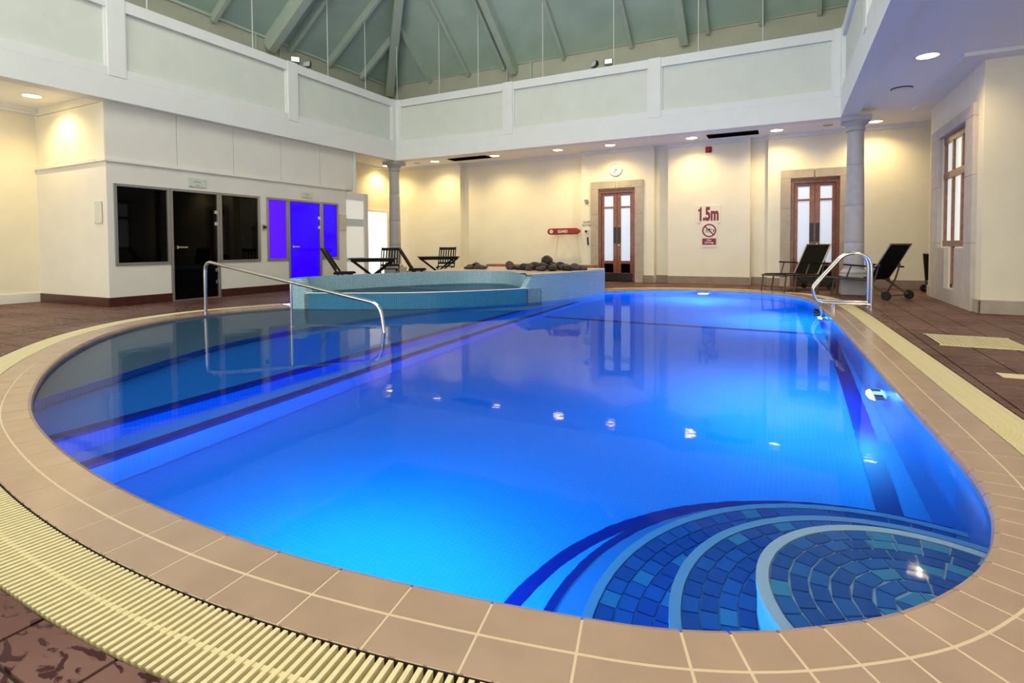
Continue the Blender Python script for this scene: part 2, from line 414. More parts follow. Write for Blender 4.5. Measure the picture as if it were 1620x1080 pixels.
# ================================================================== POOL BASIN
basin = empty('pool_basin', (-3, 6, -1.25)); struct(basin, 'blue mosaic swimming pool basin')
def under(o): o.parent = basin; o.matrix_parent_inverse = Matrix.Translation((3, -6, 1.25)); return o
edge_pts = [(p.x, p.y) for p in CV.p[::5]] + [(CV.p[-1].x, CV.p[-1].y)]
under(ribbon('basin_wall', edge_pts, -1.25, -.012, POOLW))
floor_loop = [CV.at(i*.1, .05)[0] for i in range(int(CV.L/.1)+1)] + [Vector((-5,11,0)), Vector((-8.2,9,0))]
bf = filled('basin_floor', [floor_loop], -1.25, POOLF); boxuv(bf); under(bf)
# broad entry steps on the spa side
def clip_shape(pts, z0, z1, m, name):
    return under(boxuv(MB().prism(pts, z0, z1, False).build(name, m)))
L1 = [(-4.55,1.5),(-4.75,1.83),(-5.05,2.5),(-5.36,3.19),(-5.58,3.8),(-5.66,4.48),(-5.67,4.85),(-5.58,5.6),(-5.45,6.4),(-5.13,7.59),(-4.78,8.42)]
L1s = [(p.x, p.y) for p in catmull(L1)][::6]
clip_shape(L1s + [(-8.6,8.8),(-8.6,.9),(-4.5,.9)], -1.2, -.2, SHELFDIM, 'entry_shelf')
clip_shape([(-4.0,.9),(-4.0,9.6),(-8.6,9.6),(-8.6,.9)], -1.23, -.50, ENTRYDIM, 'upper_entry_step')
clip_shape([(-3.73,.9),(-3.73,10.9),(-8.6,10.9),(-8.6,.9)], -1.24, -.85, POOLF, 'lower_entry_step')
under(MB().box(-4.11,-3.995,1.15,9.6,-.56,-.496).build('step_edge_band', DARKB))
under(MB().box(-3.82,-3.725,1.15,10.9,-.91,-.846).build('step_edge_band', DARKB))
ln = [(p[0]+.0, p[1]) for p in L1s]
m1 = MB(); m1.tube([(x+.005, y, -.2) for x, y in L1s], .010, 6); under(m1.build('shelf_edge_strip', DARKB))
under(MB().box(.47,.60,3.35,11.5,-1.26,-1.244).build('lane_line', DARKB))
under(MB().box(-3.7,.47,8.42,8.56,-1.26,-1.244).build('lane_line', DARKB))
# water body
wl = [CV.at(i*.06, .10)[0] for i in range(int(CV.L/.06)+1)] + [Vector((-4.3,11.3,0))] + [Vector((*p,0)) for p in BACK]
wm = MB(); n = len(wl)
wob = filled('pool_water', [[(p.x,p.y) for p in wl]], ZW, WATER)
bm = bmesh.new(); bm.from_mesh(wob.data)
ex = bmesh.ops.extrude_face_region(bm, geom=bm.faces[:])
for v in [g for g in ex['geom'] if isinstance(g, bmesh.types.BMVert)]: v.co.z = -1.6
bmesh.ops.recalc_face_normals(bm, faces=bm.faces); bm.to_mesh(wob.data); bm.free()
tag(wob, 'calm blue pool water filling the freeform basin', 'water', kind='stuff')

# corner roman steps: treads with their own tiles
SC = (.42, 2.0)
for si, (r, z, rin, rows, lab) in enumerate(((.50,-.20,0.05,7,'topmost'),(.78,-.45,.5,4,'second'),(1.10,-.70,.78,4,'third'))):
    st = empty('pool_step', (SC[0], SC[1], z)); struct(st, f'curved corner pool step, {lab} from the coping, with pale nosing')
    MB().lathe([(r, -1.25-z), (r, -.012), (0, -.012)], n=72).build('step_body', (STEPB, STEPDIM)[si > 0], st)
    nz = MB()
    nn = 96; vs = []; fs = []
    for k in range(nn):
        a = 2*math.pi*k/nn
        for rr, zz in ((r-.035, 0), (r+.004, 0), (r+.004, -.05)): vs.append((rr*math.cos(a), rr*math.sin(a), zz))
    for k in range(nn):
        k2 = (k+1) % nn
        fs += [(k*3,k*3+1,k2*3+1,k2*3),(k*3+1,k*3+2,k2*3+2,k2*3+1)]
    nz.add(vs, fs).build('nosing', (NOSE, NOSEDIM)[si > 0], st)
    rw = (r-.035-rin)/rows
    for q in range(rows):
        ro = r-.040-q*rw; ri = ro-rw+.007
        cnt = max(6, int(2*math.pi*(ro+ri)/2/.082)); da = 2*math.pi/cnt; gp = .0035/((ro+ri)/2)
        me = [None]*3
        off = random.random()*da
        for k in range(cnt):
            a = k*da+off
            if not inpoly(SC[0]+(ro)*math.cos(a), SC[1]+ro*math.sin(a), [(p[0],p[1]) for p in edge_pts]+[(-4,11),(-7,8.5)]): continue
            t = 2 if random.random() < .08 else (1 if random.random() < .4 else 0)
            if me[t] is None:
                b = MB(); ps = [(ri, -da/2+gp), (ro, -da/2+gp), (ro, da/2-gp), (ri, da/2-gp)]
                b.prism([(rr*math.cos(aa), rr*math.sin(aa)) for rr, aa in ps], -.012, -.001, False); me[t] = b.mesh('step_tile', STILE[t])
            link('step_tile', me[t], st, (0,0,0), a)
st = empty('pool_step', (SC[0], SC[1], -.9)); struct(st, 'lowest curved corner pool step with dark blue edge')
MB().lathe([(1.30, -.35), (1.30, 0), (0, 0)], n=80).build('step_body', mat('lower_step_tile', (.10,.30,.62), .3), st)
MB().lathe([(1.265, 0), (1.265, .004), (1.304, .004), (1.304, -.04)], n=80).build('nosing', DARKB, st)
MB().lathe([(1.54, -.35), (1.54, -.344), (1.61, -.344), (1.61, -.35)], n=80).build('floor_shadow_band', DARKB, st)  # dark ring painted for the shadow line on the floor around the steps

# ================================================================== COPING
cope = empty('pool_coping', (-3, 6, 0)); struct(cope, 'two rows of brown glazed tiles edging the pool')
def under2(o): o.parent = cope; o.matrix_parent_inverse = Matrix.Translation((3, -6, 0)); return o
def strip(profile, u0, u1, step=.06, name='strip', m=None, smooth=False):
    k = max(1, int(math.ceil((u1-u0)/step))); vs = []; fs = []; P = len(profile)
    for i in range(k+1):
        u = u0 + (u1-u0)*i/k
        for off, z in profile:
            p, _ = CV.at(u, off); vs.append((p.x, p.y, z))
    for i in range(k):
        for j in range(P-1): fs.append((i*P+j, (i+1)*P+j, (i+1)*P+j+1, i*P+j+1))
    b = MB(); b.add(vs, fs); b.f.append(tuple(range(P))); b.f.append(tuple(k*P+j for j in range(P))[::-1])
    return b
under2(strip([(.012,-.12),(.012,-.0014),(CW-.004,-.0014),(CW-.004,-.12)], 0, CV.L, .06).build('coping_bed', GROUT))
u = 0.0; joints = [0.0]
while u < CV.L:
    p, _ = CV.at(u, 0)
    small = (-.34 < p.x and p.y < 2.9)
    u += .125 if small else .252
    joints.append(min(u, CV.L))
g = .004
for a, b in zip(joints, joints[1:]):
    if b - a < .03: continue
    under2(strip([(-.012,-.045),(-.014,-.022),(-.006,-.006),(.010,0),(.131,0),(.131,-.02)], a+g, b-g, .07).build('edge_tile', COPE))
    under2(strip([(.141,-.02),(.141,0),(CW-.004,0),(CW-.004,-.03)], a+g, b-g, .09).build('coping_tile', COPE))

# ================================================================== OVERFLOW GRATE
grate = empty('overflow_grate', (-3, 6, 0)); struct(grate, 'cream slatted overflow grate around the pool')
def under3(o): o.parent = grate; o.matrix_parent_inverse = Matrix.Translation((3, -6, 0)); return o
under3(strip([(CW-.002,-.004),(CW-.002,-.075),(GW,-.075),(GW,-.006)], 0, CV.L, .06).build('drain_channel', CHAN))
mid = (CW+GW)/2+.004
under3(strip([(mid-.007,-.022),(mid-.007,-.005),(mid+.007,-.005),(mid+.007,-.022)], 0, CV.L, .08).build('grate_spine', GRATE))
nb = int(CV.L/.0252); bars = []
for i in range(nb):
    p, nn = CV.at((i+.5)*.0252, (CW+GW)/2)
    P = pix(p.x, p.y, 0); vis = P[2] > .1 and -30 < P[0] < 1650 and P[1] < 1100
    bars.append((P[2] if vis else 1e3+i, p, nn))
bars.sort(key=lambda t: t[0])
hl = (GW-CW)/2-.006; bw = .0065
bar_me = MB().box(-hl, hl, -bw, bw, -.022, -.001).mesh('grate_bar', GRATE)
rest = MB()
for k, (d, p, nn) in enumerate(bars):
    if k < 295 and d < 900: under3(link('grate_bar', bar_me, None, (p.x, p.y, 0), math.atan2(nn.y, nn.x)))
    else:
        M = Matrix.Translation((p.x, p.y, -.0115)) @ Matrix.Rotation(math.atan2(nn.y, nn.x), 4, 'Z'); rest.obox(M, 2*hl, 2*bw, .021)
tag(under3(rest.build('distant_grate_bars', GRATE)), kind='stuff')

# ================================================================== WALLS
struct(MB().box(XL-.2, XL, -3, YS0, 0, ZC).build('wall_left', WALL), 'cream wall beside the sauna block')
struct(MB().box(XLB-.2, XLB, YS1-.6, YF, 0, ZC).build('wall_alcove', WALL), 'brightly lit cream alcove wall behind the left column')
wl_ = MB()
for y0, y1, z0, z1 in ((YS0,5.10,0,2.48),(5.10,6.04,0,.70),(5.10,7.96,2.12,2.48),(6.04,6.08,0,0.02),(7.02,7.96,0,.70),(7.96,8.13,0,2.48),(8.13,8.73,0,.70),(8.13,10.27,2.12,2.48),(9.70,10.27,0,.70),(10.27,YS1,0,2.48)):
    wl_.box(XS-.12, XS, y0, y1, z0, z1)
wl_.box(XL, XS-.12, YS0, YS0+.12, 0, 2.48)
wl_.box(XS-.125, XS-.12, YS1-.12, YS1, 0, 2.48)
wsf = struct(wl_.build('wall_sauna', WALLS), 'white painted wall of the sauna block')
MB().box(XL, XS-.2, YS0+.5, YS1, 0, 2.4).build('room_core', BLK, wsf)
c = MB().box(XS-.3, XS+.035, YS0-.035, YS1, 2.48, 2.505).box(XS-.3, XS+.02, YS0-.02, YS1, 2.505, 2.53).box(XL, XS-.3, YS0-.035, YS0+.3, 2.48, 2.53)
struct(c.build('trim_1', WALLS), 'moulded ledge along the top of the sauna wall')
up = empty('wall_upper', (XS-.1, 8, 2.53)); struct(up, 'white panelled upper wall above the sauna')
def put(o, par):
    o.parent = par; o.matrix_parent_inverse = par.matrix_basis.inverted(); return o
js = [YS0+.02, 6.22, 7.39, 8.57, 9.72, 10.86]
put(MB().box(XL, XS-.05, YS0+.03, YSU, 2.5, ZC).build('backing', WALLS), up)
for a, b in zip(js, js[1:]): put(MB().box(XS-.05, XS-.03, a+.006, b-.006, 2.53, ZC-.02).build('wall_panel', WALLS, bevel=.004), up)
put(MB().box(XS-.06, XS-.015, 10.87, YSU, 2.45, ZC).build('end_trim', WHITE), up)
put(MB().box(XL, -11.55, YS0+.0, YS0+.03, 2.53, ZC-.14).build('wall_panel', WALL), up)
put(MB().box(-11.54, XS-.03, YS0+.0, YS0+.03, 2.53, ZC-.14).build('wall_panel', WALL), up)
put(MB().box(XL, XS-.03, YS0, YS0+.03, ZC-.13, ZC).build('wall_panel', WALL), up)
put(MB().box(-11.95, -11.65, YS0-.012, YS0, 2.56, 2.95).build('access_hatch', WALL), up)
# far wall with pilaster blocks
wf = MB(); wf.box(XLB-.2, 6.2, YR, YR+.2, 0, ZC)
DOORS = ((-4.65, -3.63), (.08, 1.08)); ZD = 2.56
for x0, x1 in ((XLB,-9.18),(-2.77,-.80)): wf.box(x0, x1, YF, YR+.02, 0, ZC)
for (x0, x1), (d0, d1) in (((-5.15,-3.13), DOORS[0]), ((-.41,6.2), DOORS[1])):
    wf.box(x0, d0, YF, YR+.02, 0, ZC); wf.box(d1, x1, YF, YR+.02, 0, ZC); wf.box(d0, d1, YF, YR+.02, ZD, ZC)
struct(wf.build('wall_far', WALL), 'cream far wall with shallow pilaster blocks')
# window wall and its returns
ww = MB()
for y0, y1, z0, z1 in ((YW0,10.45,0,ZC),(12.05,YW1,0,ZC),(10.45,12.05,2.86,ZC),(10.45,10.95,0,.95),(11.55,12.05,0,.95),(10.95,11.55,0,.25)): ww.box(XW, XW+.3, y0, y1, z0, z1)
ww.box(XW+.3, 6.2, YW0, YW0+.3, 0, ZC); ww.box(XW+.3, 6.2, YW1-.3, YW1, 0, ZC)
struct(ww.build('wall_window', WALL), 'cream wall holding the stone framed window')
struct(MB().box(6.0, 6.2, -3, YW0, 0, ZC).box(6.0, 6.2, YW1, YR, 0, ZC).build('wall_right', WALL))
# baseboards
bb = empty('baseboard_left', (XL, 3, 0)); struct(bb)
put(MB().box(XL, XL+.03, -3, YS0, 0, .17).build('skirting_board', WALLS), bb)
bb = empty('baseboard_sauna', (XS, 6, 0)); struct(bb, 'dark red tiled skirting along the sauna wall')
for y0, y1 in ((YS0-.015,6.07),(7.0,8.72),(9.69,YS1)):
    k = max(1, round((y1-y0)/.3)); s = (y1-y0)/k
    for q in range(k): put(MB().box(XS, XS+.015, y0+q*s+.002, y0+(q+1)*s-.002, 0, .16).build('skirting_tile', SKIRT), bb)
k = 8; s = (XS-XL)/k
for q in range(k): put(MB().box(XL+q*s+.002, XL+(q+1)*s-.002, YS0-.015, YS0, 0, .16).build('skirting_tile', SKIRT), bb)
bb = empty('baseboard_far', (-3, YF, 0)); struct(bb, 'stone skirting along the far wall')
for x0, x1, y in ((XLB,-9.18,YF),(-9.16,-5.17,YR),(-5.15,-4.9,YF),(-3.40,-3.13,YF),(-3.11,-2.79,YR),(-2.77,-1.8,YF),(-1.796,-.80,YF),(-.78,-.43,YR),(-.41,-.12,YF),(1.28,3.0,YF),(3.004,6.0,YF)):
    put(MB().box(x0, x1, y-.03, y, 0, .2).build('skirting_stone', SKIRTS, bevel=.006), bb)
bb = empty('baseboard_window', (XW, 11, 0)); struct(bb, 'rounded stone plinth along the window wall')
for x0, x1, y0, y1 in ((XW-.03,XW,YW0-.03,10.05),(XW-.03,XW,12.6,YW1),(XW-.03,4.2,YW0-.03,YW0),(4.204,6.0,YW0-.03,YW0)):
    put(MB().box(x0, x1, y0, y1, 0, .2).build('plinth_stone', STONE, bevel=.01), bb)

# ================================================================== CEILING (soffits) and cornices
cz = MB()
cz.box(-12.9, XB-.3, -3, 14.8, ZC, ZC+.12); cz.box(XR+.3, 6.2, -3, 14.8, ZC, ZC+.12); cz.box(XB-.3, XR+.3, YB+.3, 14.8, ZC, ZC+.12); cz.box(XB-.3, XR+.3, -3, -2.2, ZC, ZC+.12)
struct(cz.build('ceiling', CEIL), 'white plaster soffit around the void')
cr = empty('trim_2', (-3, YF, ZC)); struct(cr, 'white cornice under the soffit')
for x0, x1, y in ((XLB,-9.18,YF),(-9.18,-5.15,YR),(-5.15,-3.13,YF),(-3.13,-2.77,YR),(-2.77,-.8,YF),(-.8,-.41,YR),(-.41,6,YF)):
    put(MB().box(x0, x1, y-.09, y, ZC-.045, ZC).box(x0, x1, y-.05, y, ZC-.09, ZC-.045).build('cornice', WHITE), cr)
put(MB().box(XLB, XLB+.09, YSU, YF, ZC-.045, ZC).box(XLB, XLB+.05, YSU, YF, ZC-.09, ZC-.045).build('cornice', WHITE), cr)
put(MB().box(XL, XL+.14, -3, YS0, ZC-.06, ZC).box(XL, XL+.08, -3, YS0, ZC-.11, ZC-.06).build('cornice', WHITE), cr)
put(MB().box(XW-.30, XW, YW0-.30, YW1, ZC-.05, ZC).build('cornice', WHITE), cr)
put(MB().box(XW, 6, YW0-.30, YW0, ZC-.05, ZC).build('cornice', WHITE), cr)

# ================================================================== GALLERY BEAMS
def beam(name, label, run0, run1, fixed, axis, outward, posts):
    """axis 'y': runs along y at x=fixed; outward = +-1 away from the void"""
    root = empty(name, (0,0,ZB0)); struct(root, label)
    def bx(a0, a1, o0, o1, z0, z1, nm, m, bev=0):
        lo, hi = sorted((fixed+outward*o0, fixed+outward*o1)); b = MB()
        b.box(lo, hi, a0, a1, z0, z1) if axis == 'y' else b.box(a0, a1, lo, hi, z0, z1)
        put(b.build(nm, m, bevel=bev), root)
    bx(run0, run1, 0, .30, ZB0, ZB1, 'beam_body', WHITE)
    bx(run0, run1, .072, .16, ZB1, ZP-.02, 'parapet_core', PANEL)
    ps = sorted(posts)
    for p in ps: bx(max(run0, p-.14), min(run1, p+.14), -.012, .2, ZB1-.0, ZP+.012, 'post', WHITE, .006)
    for a, b in zip(ps, ps[1:]):
        a2, b2 = a+.14, b-.14
        bx(a2, b2, .0, .075, ZB1, ZB1+.15, 'bottom_rail', WHITE, .004); bx(a2, b2, .0, .2, ZP-.20, ZP, 'top_rail', WHITE, .004)
        bx(a2+.004, b2-.004, .058, .075, ZB1+.155, ZP-.205, 'panel', PANEL)
        bx(a2, a2+.03, .02, .065, ZB1+.15, ZP-.2, 'panel_bead', WHITE); bx(b2-.03, b2, .02, .065, ZB1+.15, ZP-.2, 'panel_bead', WHITE)
    return root
beam('beam_left', 'white panelled gallery parapet above the sauna wall', -2.2, YB, XB, 'y', -1, [-2.15, 1.5, 5.15, 8.8, YB-.02])
beam('beam_far', 'white panelled gallery parapet along the far side', XB-.3, XR+.3, YB, 'x', 1, [XB+.0, -6.46, -2.70, XR-.0])
beam('beam_right', 'white panelled gallery parapet running overhead on the right', -2.2, YB, XR, 'y', 1, [-2.15, 1.5, 5.15, 8.8, YB-.02])

# ================================================================== ROOF
roof = empty('roof', (-4.6, 5, 5.97)); struct(roof, 'grey green hipped roof with exposed rafters')
SB = 1.45; RX0, RX1, RY0, RY1, ZE = XB-SB, XR+SB, -3.0, YB+SB, 6.24; SL = .787; DM = 4.3
def rp(x, y, d): return (x, y, ZE + SL*d)
far_ = [(RX0,RY1,ZE),(RX1,RY1,ZE),rp(RX1-DM,RY1-DM,DM),rp(RX0+DM,RY1-DM,DM)]
left_ = [(RX0,RY0,ZE),(RX0,RY1,ZE),rp(RX0+DM,RY1-DM,DM),rp(RX0+DM,RY0,DM)]
right_ = [(RX1,RY1,ZE),(RX1,RY0,ZE),rp(RX1-DM,RY0,DM),rp(RX1-DM,RY1-DM,DM)]
for q in (far_, left_, right_):
    o = put(MB().add(q, [(0,1,2,3)]).build('roof_slope', ROOFM), roof); sd = o.modifiers.new('thick', 'SOLIDIFY'); sd.thickness = .06; sd.offset = 1
cl = [MB().box(RX0-.15, RX1+.15, RY1, RY1+.15, ZC+.12, ZE), MB().box(RX0-.15, RX0, RY0, RY1, ZC+.12, ZE), MB().box(RX1, RX1+.15, RY0, RY1, ZC+.12, ZE)]
struct(cl[0].build('wall_clerestory_far', CLERE)); struct(cl[1].build('wall_clerestory_left', CLERE)); struct(cl[2].build('wall_clerestory_right', CLERE))
put(MB().box(RX0, RX1, RY1-.04, RY1, ZE-.06, ZE).build('eave_trim', RAFT), roof); put(MB().box(RX0, RX0+.04, RY0, RY1, ZE-.06, ZE).build('eave_trim', RAFT), roof)
def rafter(a, b, wd, dp, nm):
    a = Vector(a); b = Vector(b); dn = Vector((0,0,-dp/2)); put(MB().bar(a+dn, b+dn, wd, dp).build(nm, RAFT, bevel=.008), roof)
for x in (-9.9,-8.5,-7.30,-5.46,-3.60,-1.74,-.56,.6):
    d1 = min(DM, x-RX0, RX1-x); rafter((x, RY1+.0, ZE), rp(x, RY1-d1, d1), .10, .20, 'rafter')
for x in (-6.98,-2.28): rafter((x, RY1, ZE-.02), rp(x, RY1-DM, DM), .20, .38, 'principal_rafter')
for y in (4.3, 6.1, 7.87, 9.95, 11.27, 12.6):
    d1 = min(DM, RY1-y); rafter((RX0, y, ZE), rp(RX0+d1, y, d1), .10, .20, 'rafter')
for y in (5.4, 9.34): rafter((RX0, y, ZE-.02), rp(RX0+DM, y, DM), .22, .40, 'principal_rafter')
for y in (4.3, 6.1, 7.87, 9.95, 11.27): rafter((RX1, y, ZE), rp(RX1-DM, y, DM), .10, .20, 'rafter')
rafter((RX0+.1, RY1-.1, ZE-.05), rp(RX0+DM, RY1-DM, DM), .24, .40, 'hip_rafter'); rafter((RX1-.1, RY1-.1, ZE-.05), rp(RX1-DM, RY1-DM, DM), .24, .40, 'hip_rafter')
for x, y in ((-7.2, RY1-.03), (-6.45, RY1-.03)): put(MB().box(x-.02, x+.02, y-.02, y+.02, ZC+.2, ZE).build('conduit', RAFT), roof)
for y in (8.95, 9.65): put(MB().box(RX0+.01, RX0+.05, y-.02, y+.02, ZC+.2, ZE).build('conduit', RAFT), roof)

# ================================================================== hanging cables, floodlights
cab = [((XB-.1, y), f'white suspension cable rising from the left parapet, {o}') for y, o in ((5.71,'nearest the camera'),(7.85,'second from the camera'),(9.97,'third from the camera'),(11.31,'last before the corner'))]
cab += [((x, YB+.1), f'white suspension cable rising from the far parapet, {o}') for x, o in ((XB-.02,'at the corner post'),(-8.66,'second from the corner post'),(-7.4,'third from the corner post'),(-5.51,'between the two principal rafters on the left'),(-3.68,'above the pair of floodlights'),(-1.77,'second from the right end'),(-.48,'nearest the right end'))]
for (x, y), lab in cab:
    d = min(x-RX0, RY1-y)
    o = MB().tube([(0,0,ZP-.03), (0,0,ZE+SL*d-.02)], .009, 6).build('suspension_cable', CABLE, loc=(x,y,0)); tag(o, lab, 'cable', 'suspension cables along the parapet')
def flood(x, y, rz, lab):
    r = empty('floodlight', (x, y, ZP+.01), rz); tag(r, lab, 'floodlight', 'floodlights on the parapet top')
    MB().box(-.012,.012,-.03,.03,0,.03).box(-.1,.1,-.02,.0,.03,.045).build('bracket', BLK, r)
    MB().add([(-.11,-.06,.05),(.11,-.06,.05),(.11,-.03,.19),(-.11,-.03,.19),(-.07,.06,.08),(.07,.06,.08),(.07,.06,.16),(-.07,.06,.16)],[(0,1,2,3),(4,7,6,5),(0,4,5,1),(1,5,6,2),(2,6,7,3),(3,7,4,0)]).build('housing', BLK, r, bevel=.008)
    MB().add([(-.09,-.063,.062),(.09,-.063,.062),(.09,-.037,.178),(-.09,-.037,.178)],[(0,1,2,3)]).build('lens', mat('flood_lens', (.7,.74,.78), .1, .3), r)
flood(XB-.1, 8.97, math.radians(50), 'small black floodlight on the left parapet, left one of its pair')
flood(XB-.1, 9.33, math.radians(15), 'small black floodlight on the left parapet, right one of its pair')
flood(-4.14, YB+.1, math.radians(-35), 'small black floodlight on the far parapet, left one of its pair')
flood(-3.80, YB+.1, math.radians(5), 'small black floodlight on the far parapet, right one of its pair')

# ================================================================== columns
def column(x, y, lab, nseg):
    r = empty('stone_column', (x, y, 0)); tag(r, lab, 'column')
    MB().box(-.235,.235,-.235,.235,0,.40).build('plinth', COLM, r, bevel=.012)
    MB().lathe([(.0,.40),(.225,.40),(.235,.42),(.235,.45),(.215,.475),(.195,.48),(.185,.50),(.18,.52),(0,.52)], n=40).build('base_moulding', COLM, r, True)
    zs = [.52, 1.02, 1.75, 2.55, 3.22]
    rad = lambda z: .172-.034*((z-.52)/2.7)**1.4
    for a, b in zip(zs, zs[1:]):
        MB().lathe([(0,a),(rad(a)-.004,a),(rad(a),a+.006)] + [(rad(a+(b-a)*k/6), a+(b-a)*k/6) for k in range(1,6)] + [(rad(b),b-.006),(rad(b)-.004,b),(0,b)], n=40).build('shaft_drum', COLM, r, True)
    MB().lathe([(0,3.22),(.145,3.22),(.165,3.235),(.165,3.255),(.15,3.265),(.15,3.31),(.17,3.33),(.205,3.37),(.225,3.40),(0,3.40)], n=40).build('capital', COLM, r, True)
    MB().box(-.24,.24,-.24,.24,3.40,ZB0).build('abacus', COLM, r, bevel=.006)
column(1.20, 12.62, 'grey stone column by the pool ladder on the right', 4)
column(-10.34, 12.62, 'pale stone column standing behind the cafe tables', 4)

# ================================================================== downlights, discs, grilles
def downlight(x, y, lab, r=.13):
    o = empty('downlight', (x, y, ZC)); tag(o, lab, 'downlight', 'recessed round downlights in the soffit')
    MB().lathe([(r,-.012),(r+.022,-.012),(r+.03,0),(r,0)], n=32).build('bezel', WPL, o, True)
    MB().lathe([(r,-.006),(0,-.006)], n=28).build('lens', LENS, o)
    ld = bpy.data.lights.new('bulb', 'SPOT'); ld.energy = DOWN_W; ld.color = DOWN_C; ld.shadow_soft_size = .015; ld.spot_size = math.radians(146); ld.spot_blend = .9
    lo = bpy.data.objects.new('bulb', ld); COL.objects.link(lo); lo.parent = o; lo.location = (0, 0, -.03)
for x, y, lab in ((-11.51,4.52,'round downlight glowing above the cream wall left of the sauna'),(-11.52,13.70,'downlight partly hidden behind the capital of the left column'),(-9.65,13.71,'round downlight left of the dark ceiling grille above the cafe corner'),(-7.55,13.70,'round downlight right beside the left dark ceiling grille'),(-5.59,13.72,'round downlight above the red rescue board'),(-4.12,13.72,'round downlight in front of the wall clock'),(-2.09,13.78,'round downlight above the depth sign'),(-.22,13.80,'round downlight right of the right dark ceiling grille'),(1.67,13.85,'round downlight beside the capital of the right column'),(1.73,9.39,'large bright round downlight in the right soffit near the window')):
    downlight(x, y, lab)
for x, y, lab in ((1.73,5.0,'unseen downlight added in the right soffit above the slatted drain cover'),(1.73,.6,'unseen downlight added in the right soffit beside the camera'),(-11.51,.3,'unseen downlight added in the left soffit nearest the camera'),(-8.0,-2.6,'unseen downlight added in the near soffit on the left'),(-3.8,-2.6,'unseen downlight added in the near soffit at the middle'),(.2,-2.6,'unseen downlight added in the near soffit on the right')):  # unseen fixtures continuing the rows, added to light the near deck
    downlight(x, y, lab)
o = empty('ceiling_speaker', (1.71, 11.15, ZC)); tag(o, 'unlit round white ceiling disc between the right soffit lights', 'speaker')
MB().lathe([(.13,-.012),(.155,-.012),(.16,0),(.13,0)], n=32).build('rim', BLK, o, True); MB().lathe([(.145,-.016),(.13,-.02),(0,-.022)], n=28).build('cover', LENSO, o, True)
for x, y, lab in ((.79,13.79,'small grey ceiling disc left of the right column capital'),(-10.35,13.75,'small grey ceiling disc right of the left column capital')):
    o = empty('ceiling_sensor', (x, y, ZC)); tag(o, lab, 'sensor'); MB().lathe([(.10,0),(.10,-.008),(0,-.012)], n=20).build('plate', mat('grey_disc', (.42,.40,.37), .6), o)
def grille(x0, x1, y0, y1, lab):
    o = empty('ceiling_grille', ((x0+x1)/2, (y0+y1)/2, ZC)); tag(o, lab, 'grille', 'ceiling air grilles')
    w_, d_ = (x1-x0)/2, (y1-y0)/2
    MB().box(-w_,w_,-d_,d_,-.012,-.001).build('backing', BLK, o)
    for k in range(7): 
        y = -d_+ (k+.5)*2*d_/7; MB().add([(-w_,y-.02,-.03),(w_,y-.02,-.03),(w_,y+.012,-.012),(-w_,y+.012,-.012)],[(0,1,2,3)]).build('louvre', mat('dark_louvre', (.02,.022,.025), .5), o)
grille(-9.05,-7.75,13.50,13.90,'dark louvred ceiling grille above the cafe corner'); grille(-1.72,-.60,13.58,14.0,'dark louvred ceiling grille right of the depth sign')

# ================================================================== sauna and steam glazing
def glazing(name, lab, y0, y1, z0, z1, gm):
    r = empty(name, (XS, (y0+y1)/2, z0)); struct(r, lab); t = .05
    fr = MB(); fr.box(-.06,.02,-(y1-y0)/2,(y1-y0)/2,0,t).box(-.06,.02,-(y1-y0)/2,(y1-y0)/2,z1-z0-t,z1-z0)
    fr.box(-.06,.02,-(y1-y0)/2,-(y1-y0)/2+t,t,z1-z0-t).box(-.06,.02,(y1-y0)/2-t,(y1-y0)/2,t,z1-z0-t)
    fr.build('frame', ALU, r, bevel=.004)
    MB().box(-.03,-.02,-(y1-y0)/2+t-.005,(y1-y0)/2-t+.005,t-.005,z1-z0-t+.005).build('pane', gm, r)
def glassdoor(name, lab, y0, y1, gm):
    r = empty(name, (XS, (y0+y1)/2, 0)); struct(r, lab); h = (y1-y0)/2
    MB().box(-.06,.02,-h-.045,-h,0.0,2.12).box(-.06,.02,h,h+.045,0,2.12).box(-.06,.02,-h,h,2.07,2.12).box(-.06,.01,-h,h,0,.02).build('frame', ALU, r, bevel=.004)
    lf = MB().box(-.03,-.018,-h+.008,h-.008,.03,2.065).build('door_leaf', gm, r)
    MB().box(-.02,.03,-h+.05,-h+.26,1.0,1.03).box(-.02,.035,-h+.05,-h+.08,.985,1.045).build('handle', CHROME, lf, bevel=.004)
    for z in (.28,.52,1.45,1.68): MB().box(-.016,.012,h-.055,h+.02,z,z+.07).build('hinge', CHROME, lf, bevel=.003)
glazing('window_1', 'large black glass sauna window left of the dark glass door', 5.10, 6.04, .70, 2.12, DGLASS)
glassdoor('door_1', 'black glass sauna door with steel bar handle', 6.09, 6.97, DGLASS)
glazing('window_2', 'black glass sauna window right of the dark glass door', 7.02, 7.96, .70, 2.12, DGLASS)
glazing('window_3', 'narrow violet blue lit window left of the blue door', 8.13, 8.70, .70, 2.12, mat('violet_lit_glass', (.02, .0, .05), .1, emit=(.10, .006, 1.0), estr=.95, spec=.15))
glassdoor('door_2', 'glowing blue glass steam room door', 8.75, 9.65, BLUEP)
glazing('window_4', 'narrow blue lit window right of the blue door', 9.70, 10.27, .70, 2.12, BLUEP)
